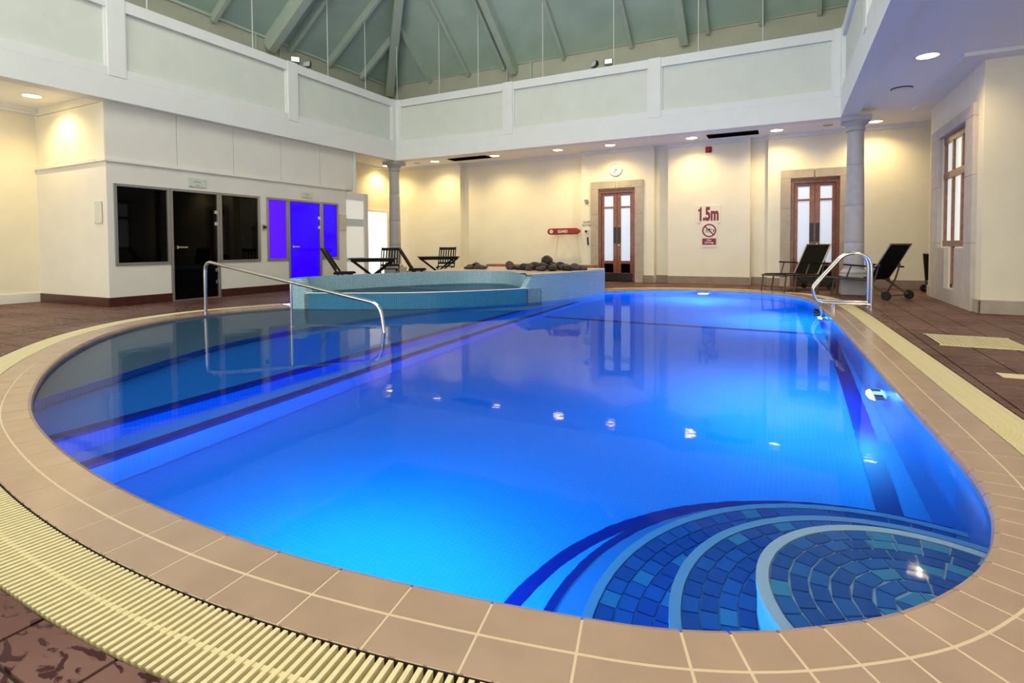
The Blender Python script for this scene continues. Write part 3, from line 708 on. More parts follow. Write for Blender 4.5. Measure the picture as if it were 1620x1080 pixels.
def plaque(x, y, z, wd, ht, lab, m, ink=True, face='x'):
    r = empty('wall_plaque', (x, y, z)); tag(r, lab, 'plaque')
    if face == 'x':
        MB().box(.01,.018,-wd/2,wd/2,-ht/2,ht/2).build('plate', m, r, bevel=.002)
        for a in (-1,1):
            for b in (-1,1): MB().lathe([(.01,0),(.01,.024),(0,.024)], cy=a*(wd/2-.02), cz=b*(ht/2-.02), n=10, axis='x').build('standoff', CHROME, r)
        if ink:
            MB().box(.018,.0185,-wd*.22,wd*.22,ht*.05,ht*.16).build('faded_print', INK, r); MB().box(.018,.0185,-wd*.1,wd*.12,-ht*.38,-ht*.28).build('faded_print', INK, r)
    else:
        MB().box(-wd/2,wd/2,-.018,-.010,-ht/2,ht/2).build('plate', m, r, bevel=.002)
        for a in (-1,1):
            for b in (-1,1): MB().lathe([(.01,0),(.01,-.024),(0,-.024)], cx=a*(wd/2-.02), cz=b*(ht/2-.02), n=10, axis='y').build('standoff', CHROME, r)
plaque(XS, 6.57, 2.265, .34, .16, 'clear acrylic plaque above the black glass door', CLEARP)
plaque(XS, 9.26, 2.25, .32, .13, 'clear acrylic plaque above the blue glass door', CLEARP)
plaque(XS, 10.42, 1.64, .24, .40, 'grey metal notice plate right of the blue windows', GREYPL, False)
plaque(-10.50, YS0, 1.62, .22, .38, 'clear notice plaque on the side wall left of the sauna', CLEARP, False, 'y')
r = empty('wall_button', (XS, 8.05, 1.45)); tag(r, 'small dark control button between the sauna and steam windows', 'button')
MB().box(0,.02,-.035,.035,-.055,.055).build('back_plate', ALU, r, bevel=.004); MB().lathe([(.03,0),(.03,.05),(.022,.06),(0,.06)], cx=.02, n=16, axis='x').build('knob', BLK, r)
# glass screen beyond the steam room
r = empty('glass_screen', (XS, 10.95, 0)); tag(r, 'white frosted glass screen at the end of the sauna wall', 'glass screen')
MB().box(-.05,.0,-.38,.42,2.25,2.44).build('header', WALLS, r); MB().box(-.05,.01,.26,.42,0,2.44).build('post', mat('screen_post', (.62,.60,.58), .5), r)
MB().box(-.03,-.02,-.38,.26,.05,2.25).build('pane', FROSTW, r)
MB().box(-.018,-.016,-.38,.26,1.55,1.75).build('printed_band', mat('pale_blue_band', (.52,.62,.66), .3), r); MB().box(-.018,-.016,-.38,.26,.62,.72).build('printed_band', MC['pale_blue_band'], r)
r = empty('door_5', (XLB, 13.65, 0)); struct(r, 'brightly lit white glass door behind the glass screen')
MB().box(0,.04,-.55,-.48,0,2.2).box(0,.04,.48,.55,0,2.2).box(0,.04,-.48,.48,2.13,2.2).build('frame', WPL, r); MB().box(0,.015,-.48,.48,0,2.13).build('pane', LITDOOR, r)

# ================================================================== french doors
def frenchdoor(name, d0, d1, lab):
    r = empty(name, ((d0+d1)/2, YF, 0)); struct(r, lab); h = (d1-d0)/2
    # stone surround, block by block
    for s in (-1, 1):
        zs = [0,.28,1.0,1.85,ZD]
        for a, b in zip(zs, zs[1:]):
            x0, x1 = sorted((s*h, s*(h+.22))); MB().box(x0,x1,-.05,.2,a+.002,b-.002).build('surround_stone', STONE, r, bevel=.005)
    for a, b in ((-h-.22,-.02),(.02-.016,h+.22)): MB().box(a+.002,b-.002,-.05,.2,ZD,ZD+.20).build('lintel_stone', STONE, r, bevel=.005)
    MB().box(-h,-h+.07,0,.12,0,ZD).box(h-.07,h,0,.12,0,ZD).box(-h+.07,h-.07,0,.12,ZD-.12,ZD).box(-h-.01,h+.01,-.03,.0,ZD-.04,ZD).build('frame', WOOD, r, bevel=.004)
    for s in (-1, 1):
        x0, x1 = (-h+.075, -.004) if s < 0 else (.004, h-.075)
        lf = MB()
        o0, o1 = (x0+.075, x1-.105) if s < 0 else (x0+.105, x1-.075)
        lf.box(x0,o0,.04,.085,.02,ZD-.125).box(o1,x1,.04,.085,.02,ZD-.125)
        for a, b in ((.02,.25),(.50,.58),(2.02,2.07),(2.36,ZD-.125)): lf.box(o0,o1,.04,.085,a,b)
        lo = lf.build('door_leaf', WOOD, r, bevel=.004)
        MB().box(x0,x1,.034,.042,.02,.24).build('kick_plate', BLK, lo)
        MB().box(o0,o1,.055,.065,.58,2.02).build('pane', FROST, lo); MB().box(o0,o1,.055,.065,2.07,2.36).build('pane', FROST, lo)
        lp = MB().box(o0,o1,.055,.065,.25,.50).build('lower_pane', DGLASS, lo)
        hx = x1-.095 if s < 0 else x0+.015
        MB().box(hx,hx+.08,.025,.042,1.06,1.50).build('push_plate', BLK, lo, bevel=.003)
        if s > 0: MB().lathe([(.028,0),(.03,-.02),(.02,-.045),(0,-.05)], cx=x0+.05, cy=.03, cz=1.0, n=16, axis='y').build('knob', CHROME, lo, True)
frenchdoor('door_3', *DOORS[0], 'mahogany double doors with frosted panes below the clock')
frenchdoor('door_4', *DOORS[1], 'mahogany double doors with frosted panes behind the sun lounger')

# ================================================================== stone framed window
r = empty('window_5', (XW, 11.25, 0)); struct(r, 'stone framed mahogany window of six panes with a slot below')
def pw(b, nm, m, bev=0): 
    o = b.build(nm, m, bevel=bev); o.parent = r; o.matrix_parent_inverse = Matrix.Translation((-XW, -11.25, 0)); return o
for y0, y1, z0, z1 in ((10.05,10.45,0,1.0),(10.05,10.45,1.0,2.0),(10.05,10.45,2.0,2.86),(12.05,12.6,0,1.0),(12.05,12.6,1.0,2.0),(12.05,12.6,2.0,2.86),(10.05,11.3,2.86,3.04),(11.3,12.6,2.86,3.04),(10.45,10.95,0,.93),(11.55,12.05,0,.93),(10.95,11.55,0,.25)):
    pw(MB().box(XW-.06, XW+.12, y0+.001, y1-.001, z0+.001, z1-.001), 'surround_stone', STONEL, .008)
wd = MB()
for z0, z1 in ((.95,1.05),(2.12,2.24),(2.74,2.86)): wd.box(XW+.02, XW+.10, 10.45, 12.05, z0, z1)
for y in (10.45,10.95,11.49,11.97): wd.box(XW+.03, XW+.11, y, y+.08, .95, 2.86)
pw(wd, 'window_frame', WOOD, .005)
pw(MB().box(XW+.03,XW+.11,10.95,11.01,.25,.95).box(XW+.03,XW+.11,11.45,11.55,.25,.95).box(XW+.03,XW+.11,10.95,11.55,.25,.32), 'slot_frame', WOOD, .005)
WPANE = mat('bright_window_pane', (.6,.66,.68), .15, emit=(.86,.93,.86), estr=.62)
for y0, y1 in ((10.53,10.95),(11.03,11.49),(11.57,11.97)):
    for z0, z1 in ((1.05,2.12),(2.24,2.74)): pw(MB().box(XW+.065,XW+.075,y0,y1,z0,z1), 'pane', WPANE)
pw(MB().box(XW+.065,XW+.075,11.01,11.45,.32,.95), 'pane', FROST)

# ================================================================== signs, clock, buoy
r = empty('depth_sign', (-1.765, YF, 1.785)); tag(r, 'white depth sign reading 1.5m in dark red on the far wall', 'sign')
MB().box(-.29,.29,-.012,0,-.225,.225).build('plate', mat('sign_cream', (.78,.73,.62), .5), r, bevel=.003)
text_on_far('.5m', REDP, .055, -.013, 0.0, .355, .375, r, bold=.045)
one = [(-.165,-.1775),(-.165,.1775),(-.197,.1775),(-.207,.135),(-.248,.110),(-.248,.062),(-.211,.080),(-.211,-.1775)]
MB().add([(p[0],-.016,p[1]) for p in one]+[(p[0],-.011,p[1]) for p in one], [tuple(range(8)),tuple(range(15,7,-1))]+[(i,(i+1)%8,8+(i+1)%8,8+i) for i in range(8)]).build('numeral', REDP, r)
r = empty('no_diving_sign', (-1.745, YF, 1.255)); tag(r, 'no diving sign with red prohibition ring below the depth sign', 'sign')
MB().box(-.20,.20,-.012,0,-.31,.31).build('plate', MC['sign_cream'], r, bevel=.003)
MB().lathe([(.135,-.012),(.135,-.016),(.168,-.016),(.168,-.012)], cz=.11, n=40, axis='y').build('prohibition_ring', REDP, r)
MB().bar((-.10,-.0150,.21),(.10,-.0150,.01),.028,.003,side=(1,0,1)).build('prohibition_slash', REDP, r)
sw = MB(); sw.tube([(-.085,-.0145,.10),(-.05,-.0145,.125),(-.01,-.0145,.12),(.03,-.0145,.135),(.07,-.0145,.145)], .008, 6).lathe([(0,-.013),(.018,-.013),(.018,-.016),(0,-.016)], cx=.0, cz=.15, n=14, axis='y')
sw.box(.095,.118,-.0165,-.013,.075,.135); sw.tube([(-.08,-.0135,.07),(-.04,-.0135,.078),(0,-.0135,.068),(.05,-.0135,.076)], .005, 6); sw.build('swimmer_print', BLK, r)
MB().box(-.165,.165,-.0155,-.012,-.25,-.09).build('red_band', REDP, r)
text_on_far('No\nDiving', WPL, 0, -.0165, -.17, .13, .20, r, bold=.01)
r = empty('wall_clock', (-4.16, YF, 3.07)); tag(r, 'round white wall clock above the double doors', 'clock')
MB().lathe([(0,0),(.178,0),(.178,-.035),(.165,-.045),(.155,-.035),(.155,-.02),(0,-.02)], n=44, axis='y').build('case', WPL, r, True)
for k, t in enumerate(('12','1','2','3','4','5','6','7','8','9','10','11')):
    a = math.radians(90-30*k); text_on_far(t, INK, .125*math.cos(a), -.022, .125*math.sin(a), .028, None, r, 'numeral')
MB().bar((0,-.026,0),(.062,-.026,-.018),.014,.003,side=(0,0,1)).build('hour_hand', BLK, r); MB().bar((.0,-.029,0),(-.055,-.029,-.095),.010,.003,side=(0,0,1)).build('minute_hand', BLK, r)
MB().lathe([(0,-.02),(.012,-.02),(.012,-.034),(0,-.034)], n=12, axis='y').build('hub', BLK, r)
r = empty('rescue_buoy', (-5.65, YF, 1.41)); tag(r, 'red rescue board lettered GUARD on the far wall', 'rescue buoy')
RO = Matrix.Identity(4)
pts = []
for k in range(9): a = math.pi/2 + math.pi*k/8; pts.append((-.41+.09*math.cos(a), .09*math.sin(a)))
pts += [(.38,-.085),(.45,-.05),(.50,0.0),(.45,.055),(.38,.09)]
bm_ = MB(); n_ = len(pts); bm_.add([(p[0],-.02,p[1]) for p in pts]+[(p[0],-.13,p[1]) for p in pts], [tuple(range(n_)),tuple(range(2*n_-1,n_-1,-1))]+[(i,(i+1)%n_,n_+(i+1)%n_,n_+i) for i in range(n_)])
dx = YR-YF
ob = bm_.build('float', RED, r, bevel=.022); text_on_far('GUARD', WPL, -.02, -.132, 0, .085, .30, r, bold=.02)
MB().lathe([(.038,-.128),(.038,-.133),(.055,-.133),(.055,-.128)], cx=-.37, n=28, axis='y').build('emblem_ring', WPL, r)
MB().box(-.407,-.333,-.133,-.129,-.010,.010).box(-.38,-.36,-.1335,-.129,-.037,.037).build('emblem_cross', WPL, r)
MB().box(-.3,-.27,-.02,.24,-.03,.03).build('bracket', BLK, r); MB().box(.25,.28,-.02,.24,-.03,.03).build('bracket', BLK, r); MB().box(.20,.26,-.131,-.10,-.09,-.065).build('clip', BLK, r)
r = empty('alarm_sign', (-4.985, YF, 1.615)); tag(r, 'black lettering ALARM BUTTON beside the double doors', 'sign')
text_on_far('ALARM', BLK, 0, -.003, .045, .06, .24, r); text_on_far('BUTTON', BLK, 0, -.003, -.045, .06, .27, r)
r = empty('alarm_button', (-4.995, YF, 1.39)); tag(r, 'wall alarm button with black knob below the ALARM BUTTON lettering', 'alarm button')
MB().box(-.03,.055,-.035,0,-.06,.06).build('box', GREYPL, r, bevel=.006); MB().lathe([(.034,-.035),(.034,-.06),(.02,-.07),(0,-.07)], cx=-.01, cz=.01, n=18, axis='y').build('knob', BLK, r)
r = empty('wall_handset', (-4.965, YF, 1.15)); tag(r, 'slim black handset hanging under the alarm button', 'handset')
MB().box(-.02,.02,-.03,0,.09,.13).build('hook', GREYPL, r); MB().add([(-.028,-.03,.085),(.022,-.03,.085),(.035,-.03,-.13),(-.01,-.03,-.14),(-.028,0,.085),(.022,0,.085),(.035,0,-.13),(-.01,0,-.14)],[(0,1,2,3),(4,7,6,5),(0,4,5,1),(1,5,6,2),(2,6,7,3),(3,7,4,0)]).build('body', BLK, r, bevel=.006)
r = empty('wall_sensor', (-5.0, YF, 2.22)); tag(r, 'small grey wall fitting above the ALARM BUTTON lettering', 'sensor')
MB().box(-.06,.05,-.02,0,.02,.075).build('plate', GREYPL, r, bevel=.003); MB().box(-.05,-.02,-.024,-.018,.03,.065).box(.0,.03,-.024,-.018,.03,.065).build('slots', BLK, r); MB().lathe([(.05,.02),(.045,-.03),(.0,-.07)], cz=-.0, cy=-.0, cx=0.01, n=16).build('dome', ALU, r, True)
r = empty('fire_sounder', (-1.77, YF, 3.40)); tag(r, 'red fire alarm sounder high on the far wall', 'alarm sounder')
MB().box(-.075,.075,-.03,0,-.075,.075).build('base', RED, r, bevel=.008); MB().lathe([(.065,-.03),(.065,-.07),(.05,-.085),(.025,-.085),(.025,-.06),(0,-.06)], n=24, axis='y').build('horn', RED, r, True)

# ================================================================== spa tub
spa = empty('spa_tub', (-6.2, 8.6, 0)); tag(spa, 'raised blue mosaic spa tub spilling over its lowered front edge', 'spa')
def us(o): o.parent = spa; o.matrix_parent_inverse = Matrix.Translation((6.2, -8.6, 0)); return o
ZR, ZWEIR = .47, .22
fr = [(p.x, p.y) for p in SPA_FRONT][::4] + [(SPA_FRONT[-1].x, SPA_FRONT[-1].y)]
def rimz(p):
    x = p[0]
    if x < -7.33: return ZR
    if x < -7.23: return ZR + (ZWEIR-ZR)*(x+7.33)/.10
    if x < -4.24: return ZWEIR
    if x < -4.16: return ZWEIR + (ZR-ZWEIR)*(x+4.24)/.08
    return ZR
dense = []
for a, b in zip(fr, fr[1:]):
    k = max(1, int(math.dist(a, b)/.03)); dense += [(a[0]+(b[0]-a[0])*i/k, a[1]+(b[1]-a[1])*i/k) for i in range(k)]
dense.append(fr[-1])
us(ribbon('front_wall', dense, -1.25, [rimz(p) for p in dense], SPAM))
wet = [p for p in dense if -7.25 < p[0] < -4.22]
us(ribbon('overflow_face', [(p[0]+.006, p[1]-.010) for p in wet], -1.2, ZWEIR+.001, SPAWET))
# rim / inner basin outline
BACKRIM = [(p.x, p.y) for p in catmull([(-7.50,6.55),(-7.52,7.0),(-7.36,7.6),(-7.02,8.5),(-6.52,9.4),(-6.1,9.85),(-5.6,10.02),(-5.1,9.85),(-4.72,9.45),(-4.45,9.1),(-4.27,8.95)])][::4]
def off(pl, d):
    out = []
    for i in range(len(pl)):
        a, b = pl[max(0,i-1)], pl[min(len(pl)-1,i+1)]; t = Vector((b[0]-a[0], b[1]-a[1])).normalized(); out.append((pl[i][0]-t.y*d, pl[i][1]+t.x*d))
    return out
us(ribbon('inner_wall', BACKRIM, -.5, ZR, SPAM))
inner_front = off(dense, .16)
wz = [min(ZWEIR, rimz(p)) for p in dense]
us(ribbon('inner_front_wall', inner_front, -.5, [rimz(p)-.0 for p in dense], SPAM))
cap = MB(); n_ = len(dense)
cap.add([(p[0],p[1],rimz(p)) for p in dense] + [(q[0],q[1],rimz(p)) for p, q in zip(dense, inner_front)], [(i,i+1,n_+i+1,n_+i) for i in range(n_-1)])
us(boxuv(cap.build('front_rim', SPAM)))
wp = [p for p in dense if -7.28 < p[0] < -4.20]
us(MB().tube([(p[0]+.008*0, p[1], ZWEIR+.004) for p in wp], .012, 6).build('weir_lip', mat('wet_white_lip', (.8,.8,.78), .1), ))
# outer back wall and rim top
OUT = off(BACKRIM, .16)[:-6]
us(ribbon('outer_back_wall', OUT, 0, ZR, SPAM)); 
cap = MB(); m_ = len(OUT); cap.add([(p[0],p[1],ZR) for p in BACKRIM[:m_]] + [(p[0],p[1],ZR) for p in OUT], [(i,i+1,m_+i+1,m_+i) for i in range(m_-1)])
us(boxuv(cap.build('back_rim', SPAM)))
bo = filled('tub_floor', [[(-8.0,6.2),(-4.0,8.3),(-3.7,10.0),(-6,10.4),(-7.4,9.0)]], -.48, SPAM); boxuv(bo); us(bo)
# planter block to the right of the tub
blk = [(-4.27,8.95)] + [p for p in dense if p[0] > -4.2] + [(-3.58,11.52),(-3.80,12.2),(-5.5,12.5),(-7.6,12.1),(-7.3,10.6)] + [(x, y) for x, y in OUT if -6.75 < x < -4.5 and y > 9.0]
top = filled('planter_top', [blk], ZR-.002, mat('planter_tile', (.55,.40,.34), .5, var=.08, vscale=6)); us(top)
us(ribbon('planter_wall', [(-3.58,11.52),(-3.80,12.2),(-5.5,12.5),(-7.6,12.1),(-7.3,10.6),(-6.7,9.9)], 0, ZR, SPAM, smooth=False))
sw_ = [p for p in inner_front if -7.36 < p[0] < -4.2]
sp = filled('spa_water', [[(p[0]-.03*0, p[1]) for p in [(dense[i][0], dense[i][1]) for i in range(len(dense)) if -7.3 < dense[i][0] < -4.2]] + [(-4.05,9.1),(-4.6,9.8),(-5.4,10.25),(-6.3,10.05),(-7.2,8.9),(-7.7,7.4),(-7.62,6.5)]], ZWEIR-.012, SPAW)
bm = bmesh.new(); bm.from_mesh(sp.data); ex = bmesh.ops.extrude_face_region(bm, geom=bm.faces[:])
for v in [g for g in ex['geom'] if isinstance(g, bmesh.types.BMVert)]: v.co.z = -.55
bmesh.ops.recalc_face_normals(bm, faces=bm.faces); bm.to_mesh(sp.data); bm.free()
tag(sp, 'pale blue water standing in the raised spa tub', 'water', kind='stuff')
# brown tiled ledge behind
o = MB().box(-7.2,-4.2,12.55,12.95,0,.52).build('tiled_ledge', TERRA, bevel=.01); tag(o, 'low terracotta tiled ledge behind the spa rocks', 'ledge')
# rocks
def rock(x, y, z, sx, sy, sz, m, lab, group, seed):
    rnd = random.Random(seed); bm = bmesh.new(); bmesh.ops.create_icosphere(bm, subdivisions=2, radius=1)
    ph = [rnd.random()*6 for _ in range(6)]
    for v in bm.verts:
        c = v.co; k = 1+.16*math.sin(2.3*c.x+ph[0])*math.sin(2.1*c.y+ph[1])+.14*math.sin(3.1*c.z+ph[2]+c.x*2)+.07*math.sin(5*c.y+ph[3])
        v.co = Vector((c.x*sx*k, c.y*sy*k, max(c.z*sz*k, -sz*.75)))
    me = bpy.data.meshes.new('rock'); bm.to_mesh(me); bm.free(); me.materials.append(m); me.polygons.foreach_set('use_smooth', [True]*len(me.polygons))
    o = link('rock', me, None, (x, y, z+sz*.72), rnd.random()*3); tag(o, lab, 'rock', group)
rock(-4.72, 10.95, ZR+.11, .16, .14, .12, ROCKD, 'large black boulder topping the rock pile on the spa planter', None, 1)
rk = [(-5.62,10.9,.13,.11,.10,1),(-5.38,10.85,.17,.10,.06,0),(-5.18,10.75,.18,.12,.09,0),(-4.98,10.8,.15,.12,.10,0),(-4.95,10.5,.14,.10,.08,1),(-4.72,10.65,.17,.12,.09,0),(-4.62,10.4,.14,.11,.07,1),(-4.48,10.75,.16,.12,.10,0),(-4.40,10.5,.14,.1,.08,0),(-4.28,10.85,.15,.1,.09,1),(-4.14,10.7,.13,.1,.08,0),(-4.08,11.0,.13,.1,.08,1),(-3.96,11.1,.12,.09,.06,1),(-5.2,11.15,.15,.1,.08,0),(-4.45,11.1,.14,.1,.1,0)]
ORD = ('first','second','third','fourth','fifth','sixth','seventh','eighth','ninth','tenth','eleventh','twelfth','thirteenth','fourteenth','fifteenth')
rk.sort(key=lambda q: pix(q[0], q[1], ZR)[0]); cn = [0, 0]
for i, (x, y, a, b, c_, t) in enumerate(rk):
    rock(x, y, ZR, a, b, c_, ROCKP if t else ROCKD, ('purple brown rock' if t else 'dark rock') + f' in the large planter pile, {ORD[cn[t]]} of its colour from left', 'rocks on the spa planter', 20+i); cn[t] += 1
for i, (x, y, a, b, c_, t) in enumerate([(-6.62,10.75,.16,.1,.05,1),(-6.45,10.85,.15,.1,.06,1),(-6.72,10.95,.13,.1,.06,1),(-6.28,10.8,.14,.1,.05,1)]):
    rock(x, y, ZR, a, b, c_, ROCKP, f'flat purple brown rock in the small pile behind the tub, {ORD[(1,2,0,3)[i]]} from the left', 'rocks behind the tub', 60+i)
rock(-6.55, 10.95, ZR+.06, .13, .09, .06, ROCKD, 'dark rock on top of the small pile behind the tub', None, 70)

# ================================================================== underwater lamps
def plamp(x, y, z, nx, ny, lab, r=.11):
    o = empty('underwater_lamp', (x, y, z)); tag(o, lab, 'pool light', 'underwater pool lights')
    d = Vector((nx, ny, -.12)).normalized(); q = Vector((0,0,1)).rotation_difference(d).to_matrix().to_4x4()
    for nm, m, prof in (('bezel', CHROME, [(r,.0),(r,.02),(r+.03,.012),(r+.035,-.05),(r,-.05)]), ('lens', PLENS, [(r,.008),(r*.85,.035),(r*.5,.055),(0,.062)])):
        ob = MB().lathe(prof, n=24).build(nm, m, o); ob.matrix_local = q
plamp(.635, 5.04, -.62, -1, 0, 'glowing underwater lamp in the right pool wall, nearest the camera')
plamp(.50, 9.4, -.62, -1, 0, 'glowing underwater lamp in the right pool wall near the ladder')
plamp(-1.65, 12.63, -.50, 0, -1, 'glowing underwater lamp in the far pool wall')
plamp(-1.75, 1.24, -.62, 0, 1, 'underwater lamp below the near coping, lighting the floor')

# ================================================================== handrail and ladder
def arc(c, r, a0, a1, e1, e2, n=8):
    return [Vector(c) + Vector(e1)*r*math.cos(a0+(a1-a0)*k/n) + Vector(e2)*r*math.sin(a0+(a1-a0)*k/n) for k in range(n+1)]
def rounded(pts, r, n=7):
    P = [Vector(p) for p in pts]; out = [P[0]]
    for i in range(1, len(P)-1):
        a = (P[i-1]-P[i]).normalized(); b = (P[i+1]-P[i]).normalized(); ri = r[i-1] if isinstance(r, list) else r
        s, e = P[i]+a*ri, P[i]+b*ri
        for k in range(n+1):
            t = k/n; out.append(s*(1-t)**2 + P[i]*2*t*(1-t) + e*t*t)
    out.append(P[-1]); return out
r = empty('pool_handrail', (-7.86, 5.1, 0)); tag(r, 'steel handrail sloping from the deck down into the entry steps', 'handrail')
def ur(o): o.parent = r; o.matrix_parent_inverse = r.matrix_basis.inverted(); return o
ur(MB().tube(rounded([(-7.82,5.1,-.02),(-7.80,5.1,.80),(-4.42,5.1,.30),(-4.30,5.1,-.5)], [.14,.16]), .024, 12).build('rail_tube', CHROME, smooth=True))
ur(MB().tube([(-5.97,5.1,-.2),(-5.97,5.1,.515)], .018, 12).build('support_post', CHROME, smooth=True))
for x, z in ((-7.82,0.0),(-5.97,-.2)): ur(MB().lathe([(0,0),(.05,0),(.05,.012),(.03,.02),(0,.02)], cx=x, cy=5.1, cz=z, n=20).build('floor_flange', CHROME, smooth=True))
r = empty('pool_ladder', (1.14, 9.75, 0)); tag(r, 'pair of looped steel ladder rails at the right pool edge', 'ladder')
for y in (9.58, 9.95):
    ur(MB().tube(rounded([(1.14,y,-.01),(1.13,y,.86),(.80,y,.86),(.36,y,.30),(.44,y,.10),(1.13,y,.09)], [.22,.12,.10,.08]), .021, 12).build('rail_loop', CHROME, smooth=True))
    ur(MB().tube([(.66,y,.0),(.66,y,.09)], .019, 12).build('rail_foot', CHROME, smooth=True))
    ur(MB().lathe([(0,0),(.045,0),(.045,.012),(.03,.02),(0,.02)], cx=1.14, cy=y, cz=0, n=18).build('floor_flange', CHROME, smooth=True))
    ur(MB().tube([(.50,y,-.01),(.49,y,-.75)], .019, 10).build('ladder_stile', CHROME, smooth=True))
for z in (-.09,-.36,-.63): ur(MB().box(.40,.48,9.56,9.97,z-.012,z+.012).build('ladder_tread', BLK))

# ================================================================== deck drain
r = empty('floor_drain', (1.71, 6.95, 0)); tag(r, 'square cream slatted drain cover in the right deck', 'drain cover')
MB().box(-.35,.35,-.35,.35,.0005,.003).build('tray', CHAN, r)
for k in range(20): x = -.35+(k+.5)*.035; MB().box(x-.011,x+.011,-.35,.35,.003,.010).build('slat', GRATE, r)
MB().box(-.36,.36,-.36,-.352,.0,.011).build('end_bar', GRATE, r); MB().box(-.36,.36,.352,.36,0,.011).build('end_bar', GRATE, r)
o = MB().box(-.085,.085,-.08,.08,0,.006).build('tile_insert', GRATE, bevel=.003, loc=(1.53,5.27,0)); tag(o, 'small square cream cover set in the right deck', 'access cover')

# ================================================================== chairs, tables
def chair(lab, x, y, rz):
    r = empty('folding_chair', (x, y, 0), rz); tag(r, lab, 'chair', 'black folding chairs by the spa')
    W = .23
    for s in (-1, 1):
        MB().bar((s*W,-.40,.98),(s*W,.20,0.0),.022,.04,side=(1,0,0)).build('stile', BLACKW, r)
        MB().bar((s*(W-.035),.24,.44),(s*(W-.035),-.30,0),.022,.04,side=(1,0,0)).build('leg', BLACKW, r)
    d = Vector((0,.60,-.98)).normalized()
    def P(z): return Vector((0,-.40+.60*(.98-z)/.98, z))
    MB().bar(P(.94)+Vector((-W,0,0)), P(.94)+Vector((W,0,0)), .022, .075, side=(0,d.z,-d.y)).build('top_rail', BLACKW, r)
    MB().bar(P(.53)+Vector((-W,0,0)), P(.53)+Vector((W,0,0)), .022, .05, side=(0,d.z,-d.y)).build('bottom_rail', BLACKW, r)
    for k in range(6):
        xx = -W+.055+k*(2*W-.11)/5; MB().bar(P(.92)+Vector((xx,0,0)), P(.54)+Vector((xx,0,0)), .034, .014, side=(1,0,0)).build('back_slat', BLACKW, r)
    for k in range(6): MB().box(-W+.03,W-.03,-.14+k*.066,-.14+k*.066+.055,.435,.455).build('seat_slat', BLACKW, r)
    MB().box(-W,-W+.025,-.14,.27,.40,.437).box(W-.025,W,-.14,.27,.40,.437).build('seat_rail', BLACKW, r)
    MB().bar((-W+.03,-.25,.06),(W-.03,-.25,.06),.02,.03).build('stretcher', BLACKW, r)
def table(lab, x, y, rz, L=.95, D=.80):
    r = empty('folding_table', (x, y, 0), rz); tag(r, lab, 'table', 'black folding tables by the spa')
    k = 8
    for i in range(k): a = -D/2+i*D/k; MB().box(-L/2,L/2,a+.003,a+D/k-.003,.715,.738).build('top_slat', BLACKW, r)
    MB().box(-L/2+.04,L/2-.04,-D/2+.04,-D/2+.065,.66,.715).box(-L/2+.04,L/2-.04,D/2-.065,D/2-.04,.66,.715).build('apron', BLACKW, r)
    for s in (-1, 1):
        for q in (-1, 1):
            MB().bar((q*(L/2-.06), s*(D/2-.09-.025*q), .69), (-q*(L/2-.12), s*(D/2-.09-.025*q), 0), .022, .042, side=(0,1,0)).build('leg', BLACKW, r)
    MB().bar((-L/2+.12,-D/2+.1,.03),(-L/2+.12,D/2-.1,.03),.022,.03).bar((L/2-.12,-D/2+.1,.03),(L/2-.12,D/2-.1,.03),.022,.03).build('stretcher', BLACKW, r)
VIEW = YAW
chair('black folding chair seen in profile in front of the blue window', -8.80, 8.90, VIEW-math.pi/2+.15)
table('black folding table with crossed legs nearest the steam room', -8.60, 9.68, VIEW+.28, 1.05, .85)
chair('black slatted folding chair behind the nearer table, facing the camera', -8.98, 10.72, VIEW+math.pi+.1)
chair('black folding chair in profile between the two tables', -8.35, 10.95, VIEW-math.pi/2+.1)
table('black folding table with crossed legs farther from the steam room', -8.2, 11.75, VIEW+.22, 1.05, .85)
chair('black slatted folding chair behind the farther table, facing the camera', -8.55, 12.62, VIEW+math.pi-.05)

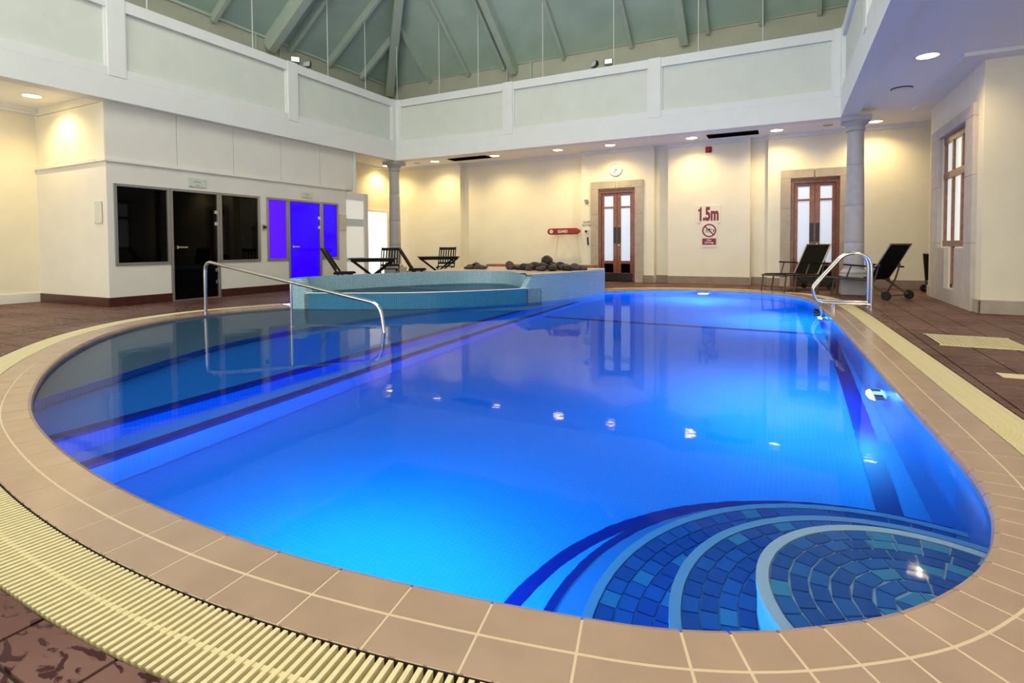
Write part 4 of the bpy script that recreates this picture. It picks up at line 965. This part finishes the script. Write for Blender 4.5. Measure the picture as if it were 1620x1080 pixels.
# ================================================================== loungers
def lounger(lab, x, y, rz):
    """local +x from foot to head, origin under the foot end"""
    r = empty('sun_lounger', (x, y, 0), rz); tag(r, lab, 'sun lounger', 'black sling sun loungers on the right deck')
    W = .29; zs = .36; HX = 1.02; BT = (1.38, .99)
    for s in (-1, 1):
        MB().tube([(.0,s*W,zs-.02),(.12,s*W,zs),(HX,s*W,zs-.02)], .018, 8).build('seat_rail', TUBE, r, True)
        MB().tube([(HX-.04,s*W,zs-.02),(HX+.16,s*W,.66),(BT[0],s*W,BT[1])], .016, 8).build('back_rail', mat('silver_edge', (.45,.42,.38), .35, .8), r, True)
        MB().tube([(.04,s*W,zs-.02),(-.02,s*W,0.0)], .016, 8).build('leg', TUBE, r, True)
        MB().tube([(.36,s*W,zs),(.28,s*W,0.0)], .016, 8).build('leg', TUBE, r, True)
        MB().tube([(HX-.10,s*W,zs),(HX+.32,s*W,.09)], .018, 8).build('leg', TUBE, r, True)
        MB().tube([(HX-.05,s*W,.08),(HX+.10,s*W,zs),(HX+.18,s*W,.64)], .014, 8).build('brace', TUBE, r, True)
        MB().tube([(HX-.42,s*(W+.02),zs),(HX-.32,s*(W+.03),.60)], .013, 8).build('arm_support', TUBE, r, True)
        MB().bar((HX-.46,s*(W+.03),.615),(HX+.22,s*(W+.03),.58),.05,.028).build('armrest', BLACKW, r, bevel=.006)
        MB().lathe([(0,-.022),(.075,-.022),(.082,-.012),(.082,.012),(.075,.022),(0,.022)], cx=HX+.32, cy=s*(W+.03), cz=.083, n=24, axis='y').build('wheel', RUBBER, r, True)
    MB().tube([(HX+.32,-W-.03,.083),(HX+.32,W+.03,.083)], .012, 8).build('axle', TUBE, r, True)
    MB().tube([(.0,-W,zs-.02),(.0,W,zs-.02)], .016, 8).build('foot_rail', TUBE, r, True); MB().tube([(BT[0],-W,BT[1]),(BT[0],W,BT[1])], .016, 8).build('head_rail', TUBE, r, True)
    MB().tube([(-.01,-W,.10),(-.01,W,.10)], .010, 8).build('stretcher', TUBE, r, True)
    def sheet(P, nm):
        b = MB(); k = len(P); t = .006
        for i in range(k-1):
            (x0,z0),(x1,z1) = P[i],P[i+1]
            b.add([(x0,-W+.01,z0),(x1,-W+.01,z1),(x1,W-.01,z1),(x0,W-.01,z0),(x0,-W+.01,z0-t),(x1,-W+.01,z1-t),(x1,W-.01,z1-t),(x0,W-.01,z0-t)],[(0,1,2,3),(7,6,5,4),(0,4,5,1),(2,6,7,3),(1,5,6,2),(3,7,4,0)])
        b.build(nm, SLING, r)
    sheet([(.0,zs-.01),(.15,zs+.01),(.55,zs-.02),(HX-.03,zs-.015)], 'seat_sling'); sheet([(HX-.02,zs),(HX+.17,.66),(BT[0],BT[1])], 'back_sling')
    return r
lounger('black sling sun lounger in front of the mahogany doors', -.25, 12.75, math.radians(50))
lounger('black sling sun lounger with wheels between the ladder and the column', .75, 12.52, math.radians(-40))
r = empty('folded_lounger', (2.74, 13.45, 0), math.radians(15)); tag(r, 'folded black sun lounger standing behind the window wall corner', 'sun lounger', 'black sling sun loungers on the right deck')
for s in (-1, 1): MB().tube([(-.10,s*.28,.12),(-.16,s*.28,.80)], .018, 8).tube([(.05,s*.28,.10),(.08,s*.28,.92)], .018, 8).build('frame_rail', TUBE, r, True); MB().lathe([(0,-.022),(.075,-.022),(.082,-.012),(.082,.012),(.075,.022),(0,.022)], cx=-.12, cy=s*.31, cz=.083, n=24, axis='y').build('wheel', RUBBER, r, True)
MB().add([(-.12,-.27,.25),(-.12,.27,.25),(-.17,.27,.80),(-.17,-.27,.80),(-.10,-.27,.25),(-.10,.27,.25),(-.15,.27,.80),(-.15,-.27,.80)],[(0,1,2,3),(7,6,5,4),(0,4,5,1),(1,5,6,2),(2,6,7,3),(3,7,4,0)]).build('seat_sling', SLING, r)
MB().add([(.04,-.27,.22),(.04,.27,.22),(.07,.27,.92),(.07,-.27,.92),(.06,-.27,.22),(.06,.27,.22),(.09,.27,.92),(.09,-.27,.92)],[(0,1,2,3),(7,6,5,4),(0,4,5,1),(1,5,6,2),(2,6,7,3),(3,7,4,0)]).build('back_sling', SLING, r)
MB().tube([(-.16,-.28,.80),(-.16,.28,.80)], .016, 8).tube([(-.12,-.31,.083),(-.12,.31,.083)], .012, 8).build('cross_tube', mat('silver_edge', (.45,.42,.38), .35, .8), r, True)
